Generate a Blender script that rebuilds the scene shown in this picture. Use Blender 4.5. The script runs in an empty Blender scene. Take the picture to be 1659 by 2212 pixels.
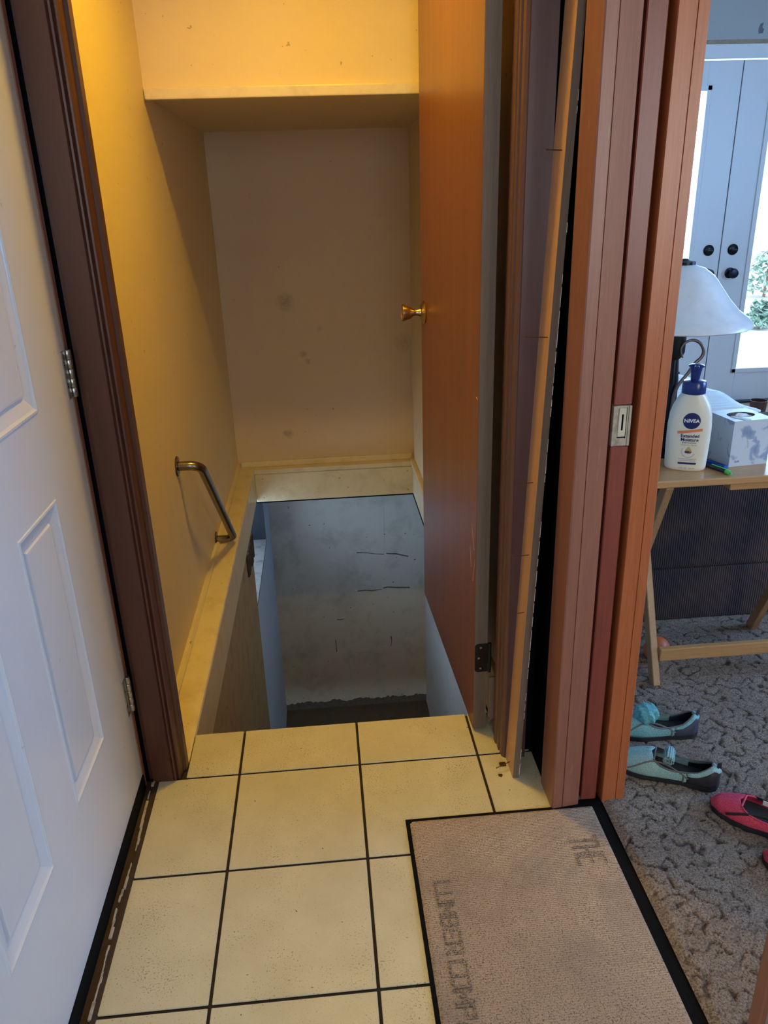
import bpy, bmesh, math, random
from mathutils import Vector, Matrix
random.seed(7)
S = bpy.context.scene
COL = S.collection

# ------------------------------------------------------------------ camera
F_PX, PITCH, ROLL, YAW = 1666.335, math.radians(22.014), math.radians(1.824), math.radians(-4.198)
CAM = Vector((-0.03426, -1.59014, 1.33571))
cy, sy = math.cos(YAW), math.sin(YAW)
cp, sp = math.cos(-PITCH), math.sin(-PITCH)
cr, sr = math.cos(ROLL), math.sin(ROLL)
Rz = Matrix(((cy, -sy, 0), (sy, cy, 0), (0, 0, 1)))
Rx = Matrix(((1, 0, 0), (0, cp, -sp), (0, sp, cp)))
Ry = Matrix(((cr, 0, sr), (0, 1, 0), (-sr, 0, cr)))
M3 = Rz @ Rx @ Ry
cam_d = bpy.data.cameras.new('camera')
cam = bpy.data.objects.new('camera', cam_d)
COL.objects.link(cam)
cam_d.sensor_fit = 'VERTICAL'; cam_d.sensor_height = 36.0
cam_d.lens = 36.0 * F_PX / 2212.0
cam_d.clip_start = 0.02; cam_d.clip_end = 100
cx, cf, cu = M3.col[0], M3.col[1], M3.col[2]
cam.matrix_world = Matrix(((cx.x, cu.x, -cf.x, CAM.x), (cx.y, cu.y, -cf.y, CAM.y), (cx.z, cu.z, -cf.z, CAM.z), (0, 0, 0, 1)))
S.camera = cam

# ------------------------------------------------------------------ world, exposure, daylight
S.view_settings.view_transform = 'Standard'
S.view_settings.look = 'None'
S.view_settings.exposure = 0.0
S.view_settings.gamma = 1.0
S.view_settings.use_curve_mapping = False
W = bpy.data.worlds.new('sky'); S.world = W; W.use_nodes = True
wn = W.node_tree.nodes; wl = W.node_tree.links
bg = wn['Background']
bg.inputs['Color'].default_value = (0.72, 0.86, 1.0, 1)
bg.inputs['Strength'].default_value = 4.0

BULB_POWER = 310.0
def area(name, loc, rot, sx, sy_, power, color):
    l = bpy.data.lights.new(name, 'AREA'); l.shape = 'RECTANGLE'; l.size = sx; l.size_y = sy_
    l.energy = power; l.color = color
    o = bpy.data.objects.new(name, l); COL.objects.link(o); o.location = loc; o.rotation_euler = rot
    return o
HP = math.pi / 2
# area light looks along local -Z. rot (90deg,0,0) -> looks +Y ; (-90,0,0) -> -Y ; (0,-90deg,0) -> +X? see below
area('daylight_hall_window', (0.0, -3.33, 1.55), (HP, 0, 0), 0.72, 0.9, 13.5, (0.95, 0.92, 0.88))
area('daylight_french_door', (2.48, 3.55, 1.25), (-HP, 0, 0), 1.6, 1.9, 110, (0.34, 0.60, 1.0))
area('daylight_living_window', (4.12, -0.1, 1.5), (0, HP, 0), 1.1, 1.5, 85, (0.16, 0.43, 1.0))
area('warm_fill_living_near', (1.85, -3.33, 1.5), (HP, 0, 0), 1.1, 1.1, 26, (1.0, 0.88, 0.72))  # added warm fill from behind the viewer, source assumed
area('daylight_basement_window', (-0.80, 2.47, -0.40), (0, -HP, 0), 0.40, 0.86, 5.0, (0.45, 0.68, 1.0))

# ------------------------------------------------------------------ helpers
def link(o, parent=None):
    COL.objects.link(o)
    if parent is not None: o.parent = parent
    return o
def tag(o, label=None, cat=None, group=None, kind=None):
    if label: o['label'] = label
    if cat: o['category'] = cat
    if group: o['group'] = group
    if kind: o['kind'] = kind
    return o
def empty(name, loc=(0, 0, 0), rz=0.0, label=None, cat=None, group=None, kind=None):
    o = bpy.data.objects.new(name, None); link(o); o.location = loc; o.rotation_euler = (0, 0, rz)
    o.empty_display_size = 0.05
    return tag(o, label, cat, group, kind)
class MB:
    """collects shapes into one mesh"""
    def __init__(s): s.bm = bmesh.new()
    def box(s, x0, x1, y0, y1, z0, z1, bev=0.0, seg=1, mat=None):
        b = bmesh.new()
        bmesh.ops.create_cube(b, size=1)
        for v in b.verts:
            v.co = Vector(((x0 + x1) / 2 + v.co.x * (x1 - x0), (y0 + y1) / 2 + v.co.y * (y1 - y0), (z0 + z1) / 2 + v.co.z * (z1 - z0)))
        if bev > 0:
            bmesh.ops.bevel(b, geom=b.edges[:], offset=bev, segments=seg, profile=0.6, affect='EDGES')
        if mat is not None: bmesh.ops.transform(b, matrix=mat, verts=b.verts)
        s.merge(b); return s
    def merge(s, b):
        me = bpy.data.meshes.new('tmp'); b.to_mesh(me); b.free(); s.bm.from_mesh(me); bpy.data.meshes.remove(me)
    def lathe(s, prof, n=32, mat=None, cap=True):
        b = bmesh.new(); rings = []
        for r, z in prof:
            rings.append([b.verts.new((r * math.cos(2 * math.pi * i / n), r * math.sin(2 * math.pi * i / n), z)) for i in range(n)])
        for a, c in zip(rings[:-1], rings[1:]):
            for i in range(n):
                b.faces.new((a[i], a[(i + 1) % n], c[(i + 1) % n], c[i]))
        if cap:
            b.faces.new(rings[0][::-1]); b.faces.new(rings[-1])
        bmesh.ops.remove_doubles(b, verts=b.verts, dist=1e-6)
        if mat is not None: bmesh.ops.transform(b, matrix=mat, verts=b.verts)
        s.merge(b); return s
    def tube(s, pts, r, n=12, closed=False, radii=None, flat=1.0):
        b = bmesh.new(); P = [Vector(p) for p in pts]; N = len(P); rings = []
        up = None
        for i, p in enumerate(P):
            a = P[(i - 1) % N] if (closed or i > 0) else p
            c = P[(i + 1) % N] if (closed or i < N - 1) else p
            t = (c - a).normalized()
            if up is None:
                up = Vector((0, 0, 1)) if abs(t.z) < 0.9 else Vector((1, 0, 0))
            u = (up - t * up.dot(t)).normalized(); w = t.cross(u); up = u
            rr = radii[i] if radii else r
            rings.append([b.verts.new(p + u * rr * math.cos(2 * math.pi * k / n) + w * rr * flat * math.sin(2 * math.pi * k / n)) for k in range(n)])
        R = range(N if closed else N - 1)
        for i in R:
            a, c = rings[i], rings[(i + 1) % N]
            for k in range(n): b.faces.new((a[k], a[(k + 1) % n], c[(k + 1) % n], c[k]))
        if not closed:
            b.faces.new(rings[0][::-1]); b.faces.new(rings[-1])
        s.merge(b); return s
    def prism(s, pts, a0, a1, axis='Z', bev=0.0):
        """closed polygon pts (2-D) extruded from a0 to a1 along axis"""
        b = bmesh.new()
        def co(p, a):
            if axis == 'Z': return (p[0], p[1], a)
            if axis == 'Y': return (p[0], a, p[1])
            return (a, p[0], p[1])
        A = [b.verts.new(co(p, a0)) for p in pts]; B = [b.verts.new(co(p, a1)) for p in pts]
        n = len(pts)
        for i in range(n): b.faces.new((A[i], A[(i + 1) % n], B[(i + 1) % n], B[i]))
        b.faces.new(A[::-1]); b.faces.new(B)
        bmesh.ops.recalc_face_normals(b, faces=b.faces)
        if bev > 0: bmesh.ops.bevel(b, geom=b.edges[:], offset=bev, segments=2, profile=0.6, affect='EDGES')
        s.merge(b); return s
    def quad(s, *vs):
        s.bm.faces.new([s.bm.verts.new(v) for v in vs]); return s
    def build(s, name, mat, parent=None, smooth=False, recalc=True):
        if recalc: bmesh.ops.recalc_face_normals(s.bm, faces=s.bm.faces)
        me = bpy.data.meshes.new(name); s.bm.to_mesh(me); s.bm.free()
        me.materials.append(mat)
        if smooth: smooth_mesh(me)
        o = bpy.data.objects.new(name, me); link(o, parent)
        return o
def smooth_mesh(me, ang=40):
    me.polygons.foreach_set('use_smooth', [True] * len(me.polygons))
    try: me.set_sharp_from_angle(angle=math.radians(ang))
    except Exception: pass
    me.update()

# ------------------------------------------------------------------ materials
def newmat(name):
    m = bpy.data.materials.new(name); m.use_nodes = True
    nt = m.node_tree; b = nt.nodes['Principled BSDF']
    return m, nt, b
def N(nt, t, **k):
    n = nt.nodes.new(t)
    for a, v in k.items():
        if a.startswith('i_'): n.inputs[a[2:].replace('_', ' ')].default_value = v
        else: setattr(n, a, v)
    return n
def coord(nt, scale=(1, 1, 1), rot=(0, 0, 0)):
    tc = N(nt, 'ShaderNodeTexCoord'); mp = N(nt, 'ShaderNodeMapping')
    mp.inputs['Scale'].default_value = scale; mp.inputs['Rotation'].default_value = rot
    nt.links.new(tc.outputs['Object'], mp.inputs['Vector'])
    return mp.outputs['Vector']
def noise(nt, vec, scale, detail=4, rough=0.55, dist=0.0):
    n = N(nt, 'ShaderNodeTexNoise'); n.inputs['Scale'].default_value = scale; n.inputs['Detail'].default_value = detail
    n.inputs['Roughness'].default_value = rough; n.inputs['Distortion'].default_value = dist
    nt.links.new(vec, n.inputs['Vector']); return n.outputs['Fac']
def ramp(nt, fac, stops):
    r = N(nt, 'ShaderNodeValToRGB'); e = r.color_ramp.elements
    while len(e) < len(stops): e.new(0.5)
    for el, (p, c) in zip(e, stops):
        el.position = p; el.color = (c[0], c[1], c[2], 1) if not isinstance(c, (int, float)) else (c, c, c, 1)
    nt.links.new(fac, r.inputs['Fac']); return r.outputs['Color']
def mix(nt, fac, a, b, mode='MIX'):
    m = N(nt, 'ShaderNodeMix', data_type='RGBA', blend_type=mode)
    for sock, v in ((m.inputs[0], fac), (m.inputs[6], a), (m.inputs[7], b)):
        if hasattr(v, 'links') or hasattr(v, 'is_linked'): nt.links.new(v, sock)
        elif isinstance(v, (int, float)): sock.default_value = v
        else: sock.default_value = (v[0], v[1], v[2], 1)
    return m.outputs[2]
def bump(nt, b, h, strength=0.3, dist=0.002):
    n = N(nt, 'ShaderNodeBump'); n.inputs['Strength'].default_value = strength; n.inputs['Distance'].default_value = dist
    nt.links.new(h, n.inputs['Height']); nt.links.new(n.outputs['Normal'], b.inputs['Normal'])
def plain(name, c, rough=0.5, metal=0.0, spec=0.5, var=0.06, vs=30, coat=0.0):
    m, nt, b = newmat(name)
    v = coord(nt)
    f = noise(nt, v, vs, 3)
    lo = tuple(x * (1 - var * 2) for x in c); hi = tuple(min(1, x * (1 + var * 2)) for x in c)
    nt.links.new(ramp(nt, f, [(0.3, lo), (0.7, hi)]), b.inputs['Base Color'])
    b.inputs['Roughness'].default_value = rough; b.inputs['Metallic'].default_value = metal
    b.inputs['Specular IOR Level'].default_value = spec
    if coat: b.inputs['Coat Weight'].default_value = coat; b.inputs['Coat Roughness'].default_value = 0.2
    return m
def wood(name, c1, c2, rough=0.35, axis='Z', sc=1.0, coat=0.0, scratch=0.0, spec=0.5):
    m, nt, b = newmat(name)
    s = {'Z': (28, 28, 1.1), 'X': (1.1, 28, 28), 'Y': (28, 1.1, 28)}[axis]
    v = coord(nt, tuple(x * sc for x in s))
    f = noise(nt, v, 1.6, 6, 0.6, 0.6)
    v2 = coord(nt, tuple(x * sc * 5 for x in s))
    f2 = noise(nt, v2, 2.0, 4, 0.7)
    col = ramp(nt, f, [(0.25, c1), (0.75, c2)])
    col = mix(nt, 0.35, col, ramp(nt, f2, [(0.3, tuple(x * 0.7 for x in c1)), (0.7, c2)]))
    if scratch > 0:
        v3 = coord(nt, (1, 1, 0.12)); f3 = noise(nt, v3, 95, 2, 0.8)
        msk = ramp(nt, f3, [(0.70, 0.0), (0.74, 1.0)])
        mm = N(nt, 'ShaderNodeMath', operation='MULTIPLY'); mm.inputs[1].default_value = scratch
        nt.links.new(msk, mm.inputs[0])
        col = mix(nt, mm.outputs[0], col, (0.45, 0.26, 0.17))
    nt.links.new(col, b.inputs['Base Color'])
    b.inputs['Roughness'].default_value = rough; b.inputs['Specular IOR Level'].default_value = spec
    if coat: b.inputs['Coat Weight'].default_value = coat; b.inputs['Coat Roughness'].default_value = 0.18
    bump(nt, b, f2, 0.12, 0.001)
    return m
def paint(name, c, dirt=(0.3, 0.2, 0.1), amount=0.25, rough=0.5, scale=4.0, bumps=0.1, spots=0.0):
    m, nt, b = newmat(name)
    v = coord(nt)
    f = noise(nt, v, scale, 6, 0.65, 0.3)
    msk = ramp(nt, f, [(0.48, 0.0), (0.85, 1.0)])
    mm = N(nt, 'ShaderNodeMath', operation='MULTIPLY'); mm.inputs[1].default_value = amount
    nt.links.new(msk, mm.inputs[0])
    col = mix(nt, mm.outputs[0], c, dirt)
    if spots > 0:
        f2 = noise(nt, v, 42, 2, 0.5)
        ms = ramp(nt, f2, [(0.735, 0.0), (0.76, 1.0)])
        m2 = N(nt, 'ShaderNodeMath', operation='MULTIPLY'); m2.inputs[1].default_value = spots
        nt.links.new(ms, m2.inputs[0])
        col = mix(nt, m2.outputs[0], col, tuple(x * 0.4 for x in dirt))
    nt.links.new(col, b.inputs['Base Color']); b.inputs['Roughness'].default_value = rough
    f3 = noise(nt, v, 260, 3, 0.6); bump(nt, b, f3, bumps, 0.0008)
    return m

M = {}
M['wall'] = paint('cream_wall_paint', (0.77, 0.62, 0.365), (0.42, 0.28, 0.14), 0.16, 0.6, 2.2, 0.35, 0.5)
M['soffit_face'] = M['wall']
M['trim'] = paint('cream_gloss_trim', (0.76, 0.65, 0.42), (0.34, 0.20, 0.08), 0.45, 0.38, 9, 0.1, 0.8)
M['basement'] = paint('basement_plaster', (0.62, 0.60, 0.55), (0.16, 0.14, 0.11), 0.55, 0.75, 6, 0.5, 0.9)
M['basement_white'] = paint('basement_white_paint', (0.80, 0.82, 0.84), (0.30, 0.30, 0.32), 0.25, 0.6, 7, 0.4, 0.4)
M['panel'] = paint('stair_side_panel', (0.44, 0.32, 0.15), (0.12, 0.07, 0.03), 0.7, 0.6, 12, 0.4, 0.9)
M['concrete'] = paint('landing_concrete', (0.11, 0.10, 0.09), (0.03, 0.03, 0.03), 0.7, 0.85, 10, 0.6, 0.8)
M['dirt_line'] = paint('crumbled_plaster_edge', (0.13, 0.12, 0.11), (0.02, 0.02, 0.02), 0.9, 0.9, 40, 1.0, 0.8)
M['dark'] = plain('near_black', (0.004, 0.005, 0.009), 0.9, spec=0.05)  # near-black for dark parts and for shade painted into gaps
M['ceiling'] = paint('ceiling_paint', (0.72, 0.70, 0.64), (0.5, 0.45, 0.35), 0.1, 0.7)
M['living_wall'] = paint('living_room_wall_paint', (0.40, 0.42, 0.42), (0.25, 0.22, 0.2), 0.15, 0.6, 3)
M['white_door'] = paint('white_door_paint', (0.74, 0.74, 0.75), (0.5, 0.47, 0.42), 0.12, 0.26, 3, 0.05, 0.25)
M['white_trim'] = paint('white_trim_paint', (0.70, 0.73, 0.76), (0.3, 0.3, 0.32), 0.08, 0.35, 3, 0.05)
M['mahogany'] = wood('dark_mahogany_casing', (0.078, 0.028, 0.019), (0.125, 0.046, 0.031), 0.38, scratch=0.10)
M['moulding'] = wood('moulding_wood', (0.13, 0.060, 0.040), (0.17, 0.08, 0.052), 0.4, sc=0.5)
M['purple_board'] = wood('purple_brown_board', (0.085, 0.042, 0.048), (0.12, 0.06, 0.065), 0.4, sc=0.6)
M['mahogany_mid'] = wood('mahogany_jamb', (0.24, 0.098, 0.066), (0.34, 0.142, 0.098), 0.36, scratch=0.35)
M['mahogany_pocket'] = wood('pocket_door_wood', (0.20, 0.05, 0.036), (0.28, 0.075, 0.052), 0.34)
M['mahogany_orange'] = wood('orange_brown_jamb', (0.40, 0.115, 0.042), (0.56, 0.17, 0.066), 0.32, scratch=0.15)
M['door_veneer'] = wood('flush_door_veneer', (0.19, 0.068, 0.034), (0.31, 0.12, 0.058), 0.33, sc=0.75, scratch=0.06)
M['door_edge'] = wood('bare_door_edge', (0.14, 0.10, 0.075), (0.22, 0.165, 0.125), 0.6)
M['tan_wood'] = wood('tan_casing_board', (0.52, 0.28, 0.14), (0.70, 0.42, 0.23), 0.35)
M['grey_wood'] = wood('raw_board_edge', (0.13, 0.095, 0.075), (0.20, 0.15, 0.12), 0.7)
M['table_wood'] = wood('blond_table_wood', (0.44, 0.22, 0.08), (0.64, 0.36, 0.15), 0.33, axis='X', coat=0.3)
M['table_wood_v'] = wood('blond_table_leg_wood', (0.36, 0.19, 0.08), (0.52, 0.30, 0.14), 0.4, axis='Z')
M['steel'] = plain('brushed_steel', (0.42, 0.40, 0.38), 0.30, 1.0, var=0.1, vs=80)
M['dark_steel'] = plain('tarnished_steel_tube', (0.25, 0.22, 0.19), 0.26, 1.0, var=0.12, vs=50)
M['brass'] = plain('aged_brass', (0.55, 0.42, 0.24), 0.28, 1.0, var=0.08)
M['black_metal'] = plain('black_metal', (0.012, 0.011, 0.011), 0.45, 0.4)
M['bronze'] = plain('dark_bronze', (0.02, 0.022, 0.03), 0.3, 0.8)
M['rubber'] = plain('black_rubber', (0.004, 0.004, 0.004), 0.8, spec=0.12)
M['white_flake'] = paint('flaking_white_paint', (0.46, 0.42, 0.36), (0.08, 0.04, 0.025), 1.0, 0.7, 45, 0.6)
M['rust'] = paint('rusty_threshold', (0.050, 0.026, 0.014), (0.015, 0.012, 0.01), 1.0, 0.8, 30, 0.8)
M['nail'] = plain('rusty_nail', (0.10, 0.05, 0.035), 0.5, 0.7)

def smudge(mat, spots, col):
    nt = mat.node_tree; b = nt.nodes['Principled BSDF']; src = b.inputs['Base Color'].links[0].from_socket
    geo = N(nt, 'ShaderNodeNewGeometry'); pos = geo.outputs['Position']
    nz = noise(nt, pos, 60, 4, 0.8); cur = src
    for (c, rad, k) in spots:
        d = N(nt, 'ShaderNodeVectorMath', operation='DISTANCE'); nt.links.new(pos, d.inputs[0]); d.inputs[1].default_value = c
        m1 = N(nt, 'ShaderNodeMapRange'); m1.inputs['From Min'].default_value = rad; m1.inputs['From Max'].default_value = rad * 0.25
        m1.inputs['To Min'].default_value = 0; m1.inputs['To Max'].default_value = k; nt.links.new(d.outputs['Value'], m1.inputs['Value'])
        m2 = N(nt, 'ShaderNodeMath', operation='MULTIPLY'); nt.links.new(m1.outputs[0], m2.inputs[0])
        rr = ramp(nt, nz, [(0.35, 0.25), (0.6, 1.0)]); nt.links.new(rr, m2.inputs[1])
        cur = mix(nt, m2.outputs[0], cur, col)
    nt.links.new(cur, b.inputs['Base Color']); return mat
def tile_mat():
    m, nt, b = newmat('glazed_cream_tile')
    v = coord(nt)
    geo = N(nt, 'ShaderNodeNewGeometry')
    pos = geo.outputs['Position']
    f = noise(nt, pos, 7, 5, 0.6)
    base = ramp(nt, f, [(0.3, (0.55, 0.50, 0.34)), (0.7, (0.66, 0.61, 0.43))])
    sp1 = noise(nt, pos, 260, 3, 0.7)
    cl = noise(nt, pos, 6, 4, 0.7)
    ad = N(nt, 'ShaderNodeMath', operation='MULTIPLY_ADD'); ad.inputs[1].default_value = 0.38
    nt.links.new(cl, ad.inputs[0]); nt.links.new(sp1, ad.inputs[2])
    msk = ramp(nt, ad.outputs[0], [(0.79, 0.0), (0.90, 0.8)])
    col = mix(nt, msk, base, (0.11, 0.075, 0.035))
    big = noise(nt, pos, 55, 2, 0.5)
    mk = ramp(nt, big, [(0.745, 0.0), (0.765, 0.8)])
    col = mix(nt, mk, col, (0.05, 0.035, 0.02))
    nt.links.new(col, b.inputs['Base Color'])
    b.inputs['Roughness'].default_value = 0.36
    b.inputs['Specular IOR Level'].default_value = 0.45
    h = noise(nt, pos, 340, 2, 0.5); bump(nt, b, h, 0.35, 0.0012)
    return m
M['tile'] = tile_mat()
M['grout'] = plain('dark_grout', (0.022, 0.012, 0.008), 0.85, vs=90)

def carpet_mat():
    m, nt, b = newmat('taupe_carpet')
    geo = N(nt, 'ShaderNodeNewGeometry'); pos = geo.outputs['Position']
    at = N(nt, 'ShaderNodeAttribute', attribute_name='crack')
    f = noise(nt, pos, 260, 5, 0.8)
    f2 = noise(nt, pos, 5, 4, 0.6)
    base = ramp(nt, f, [(0.36, (0.07, 0.05, 0.04)), (0.50, (0.36, 0.275, 0.21)), (0.66, (0.58, 0.46, 0.36))])
    base = mix(nt, ramp(nt, f2, [(0.4, 0.0), (0.8, 0.5)]), base, (0.16, 0.115, 0.085))
    col = mix(nt, at.outputs['Fac'], base, (0.045, 0.032, 0.026))
    nt.links.new(col, b.inputs['Base Color']); b.inputs['Roughness'].default_value = 0.95
    b.inputs['Specular IOR Level'].default_value = 0.1
    bump(nt, b, f, 0.9, 0.004)
    return m
M['carpet'] = carpet_mat()
def mat_mat(name, dark=0.0):
    m, nt, b = newmat(name)
    geo = N(nt, 'ShaderNodeNewGeometry'); pos = geo.outputs['Position']
    f = noise(nt, pos, 330, 3, 0.7)
    base = ramp(nt, f, [(0.36, (0.13, 0.09, 0.065)), (0.47, (0.43, 0.325, 0.24)), (0.75, (0.54, 0.42, 0.32))])
    f2 = noise(nt, pos, 6.5, 4, 0.6)
    base = mix(nt, ramp(nt, f2, [(0.45, 0.0), (0.75, 0.55)]), base, (0.20, 0.165, 0.135))
    # fine woven ribs
    w = N(nt, 'ShaderNodeTexWave', wave_type='BANDS', bands_direction='Y'); w.inputs['Scale'].default_value = 70
    nt.links.new(pos, w.inputs['Vector'])
    if dark > 0:
        f3 = noise(nt, pos, 300, 2, 0.7)
        k = ramp(nt, f3, [(0.42, dark), (0.56, dark * 0.1)])
        base = mix(nt, k, base, (0.085, 0.075, 0.07))
    nt.links.new(base, b.inputs['Base Color']); b.inputs['Roughness'].default_value = 0.95
    b.inputs['Specular IOR Level'].default_value = 0.1
    ad = N(nt, 'ShaderNodeMath', operation='ADD'); nt.links.new(f, ad.inputs[0]); nt.links.new(w.outputs['Fac'], ad.inputs[1])
    bump(nt, b, ad.outputs[0], 0.5, 0.002)
    return m
M['mat_pile'] = mat_mat('door_mat_pile')
M['mat_print'] = mat_mat('door_mat_faded_print', 0.85)
def corduroy():
    m, nt, b = newmat('dark_corduroy')
    v = coord(nt)
    w = N(nt, 'ShaderNodeTexWave', wave_type='BANDS', bands_direction='X'); w.inputs['Scale'].default_value = 42
    w.inputs['Distortion'].default_value = 0.4
    nt.links.new(v, w.inputs['Vector'])
    f = noise(nt, v, 150, 3, 0.8); f2 = noise(nt, v, 5, 3, 0.6)
    c = mix(nt, w.outputs['Fac'], (0.010, 0.007, 0.008), (0.042, 0.030, 0.030))
    c = mix(nt, ramp(nt, f, [(0.4, 0.0), (0.7, 0.5)]), c, (0.015, 0.012, 0.014))
    c = mix(nt, ramp(nt, f2, [(0.42, 0.0), (0.7, 0.45)]), c, (0.13, 0.07, 0.06))
    nt.links.new(c, b.inputs['Base Color']); b.inputs['Roughness'].default_value = 0.9
    b.inputs['Sheen Weight'].default_value = 0.05
    bump(nt, b, w.outputs['Fac'], 0.7, 0.003)
    return m
M['corduroy'] = corduroy()
def glass_pane():
    m = bpy.data.materials.new('window_glass'); m.use_nodes = True; nt = m.node_tree; nt.nodes.clear()
    o = N(nt, 'ShaderNodeOutputMaterial'); t = N(nt, 'ShaderNodeBsdfTransparent'); g = N(nt, 'ShaderNodeBsdfGlossy')
    g.inputs['Roughness'].default_value = 0.02; mx = N(nt, 'ShaderNodeMixShader'); mx.inputs[0].default_value = 0.06
    t.inputs['Color'].default_value = (0.97, 0.99, 1, 1)
    nt.links.new(t.outputs[0], mx.inputs[1]); nt.links.new(g.outputs[0], mx.inputs[2]); nt.links.new(mx.outputs[0], o.inputs[0])
    return m
M['glass'] = glass_pane()
def emit(name, c, s):
    m, nt, b = newmat(name)
    b.inputs['Base Color'].default_value = (0.9, 0.85, 0.7, 1)
    b.inputs['Emission Color'].default_value = (*c, 1); b.inputs['Emission Strength'].default_value = s
    return m
M['bulb'] = emit('lit_bulb', (1.0, 0.61, 0.03), BULB_POWER)
M['shade'] = plain('frosted_glass_shade', (0.72, 0.76, 0.80), 0.28, var=0.03)
M['baffle'] = plain('dark_baffle', (0.10, 0.08, 0.06), 0.5)
M['porcelain'] = plain('porcelain', (0.8, 0.78, 0.74), 0.3)
M['lotion'] = plain('ivory_plastic', (0.84, 0.77, 0.63), 0.32, var=0.01)
M['navy'] = plain('navy_plastic', (0.010, 0.028, 0.16), 0.25, var=0.03)
M['navy_ink'] = plain('navy_ink', (0.006, 0.016, 0.12), 0.4, var=0.02)
M['white_ink'] = plain('white_ink', (0.85, 0.85, 0.85), 0.4, var=0.01)
M['orange_ink'] = plain('orange_ink', (0.80, 0.24, 0.09), 0.4, var=0.02)
M['gold_ink'] = plain('golden_drop_ink', (0.70, 0.45, 0.16), 0.4, var=0.1)
M['grey_ink'] = plain('grey_ink', (0.16, 0.17, 0.22), 0.5, var=0.02)
M['light_grey_ink'] = plain('light_grey_ink', (0.50, 0.53, 0.60), 0.5, var=0.02)
def tissue_mat():
    m, nt, b = newmat('floral_tissue_box')
    v = coord(nt)
    f = noise(nt, v, 22, 3, 0.5, 0.4)
    k = ramp(nt, f, [(0.56, 0.0), (0.60, 0.55), (0.70, 0.85)])
    c = mix(nt, k, (0.62, 0.67, 0.74), (0.17, 0.25, 0.44))
    v2 = coord(nt, (1, 1, 0.35), (0.3, 0.5, 0.2)); f2 = noise(nt, v2, 60, 2, 0.4)
    k2 = ramp(nt, f2, [(0.66, 0.0), (0.69, 0.45)])
    c = mix(nt, k2, c, (0.28, 0.36, 0.36))
    nt.links.new(c, b.inputs['Base Color']); b.inputs['Roughness'].default_value = 0.35
    return m
M['tissue_box'] = tissue_mat()
M['tissue'] = plain('white_tissue', (0.82, 0.86, 0.9), 0.8, var=0.02)
M['blue_pen'] = plain('blue_pen_plastic', (0.01, 0.07, 0.38), 0.25)
M['dark_pen'] = plain('dark_pen_plastic', (0.01, 0.015, 0.04), 0.3)
M['green'] = plain('lime_plastic', (0.10, 0.62, 0.12), 0.3)
M['blanket'] = None
def blanket():
    m, nt, b = newmat('white_quilted_blanket')
    v = coord(nt)
    w = N(nt, 'ShaderNodeTexWave', wave_type='BANDS', bands_direction='Y'); w.inputs['Scale'].default_value = 7
    w.inputs['Distortion'].default_value = 2.0
    nt.links.new(v, w.inputs['Vector'])
    b.inputs['Base Color'].default_value = (0.80, 0.84, 0.86, 1); b.inputs['Roughness'].default_value = 0.8
    bump(nt, b, w.outputs['Fac'], 0.5, 0.01)
    return m
M['blanket'] = blanket()
M['orange_rubber'] = plain('orange_rubber', (0.72, 0.17, 0.05), 0.45)
def mesh_fabric(name, c, c2, sc=400):
    m, nt, b = newmat(name)
    v = coord(nt)
    vo = N(nt, 'ShaderNodeTexVoronoi'); vo.inputs['Scale'].default_value = sc; nt.links.new(v, vo.inputs['Vector'])
    k = ramp(nt, vo.outputs['Distance'], [(0.25, 0.0), (0.6, 1.0)])
    f = noise(nt, v, 20, 3)
    cc = mix(nt, k, c2, c); cc = mix(nt, ramp(nt, f, [(0.4, 0.0), (0.8, 0.25)]), cc, tuple(x * 0.6 for x in c))
    nt.links.new(cc, b.inputs['Base Color']); b.inputs['Roughness'].default_value = 0.8
    bump(nt, b, vo.outputs['Distance'], 0.4, 0.001)
    return m
M['aqua'] = mesh_fabric('aqua_mesh', (0.24, 0.50, 0.52), (0.12, 0.30, 0.34))
M['aqua_light'] = mesh_fabric('pale_aqua_mesh', (0.36, 0.58, 0.57), (0.20, 0.40, 0.42))
M['pink'] = mesh_fabric('hot_pink_mesh', (0.78, 0.075, 0.15), (0.50, 0.035, 0.09))
M['shoe_grey'] = plain('grey_piping', (0.16, 0.15, 0.14), 0.7)
M['shoe_black'] = plain('black_shoe_rubber', (0.022, 0.022, 0.028), 0.5)
M['shoe_navy'] = plain('charcoal_heel', (0.045, 0.05, 0.08), 0.6)
M['shoe_inner'] = plain('shoe_lining', (0.03, 0.035, 0.04), 0.8)
M['aqua_terry'] = plain('aqua_terry', (0.14, 0.42, 0.45), 0.9, var=0.15, vs=120)
M['foliage'] = plain('foliage', (0.30, 0.44, 0.36), 0.7, var=0.3)
M['patio'] = paint('pale_patio', (0.62, 0.62, 0.6), (0.4, 0.4, 0.4), 0.2, 0.9)
M['amber'] = plain('amber_glass', (0.07, 0.03, 0.025), 0.15)
M['window_light'] = M['white_trim']

def struct(name, mb, mat, label, cat='wall', parent=None, smooth=False):
    o = mb.build(name, mat, parent, smooth)
    if parent is None: tag(o, label, cat, None, 'structure')
    return o

# ================================================================== SETTING
ZC = 2.46           # ceiling
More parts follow.
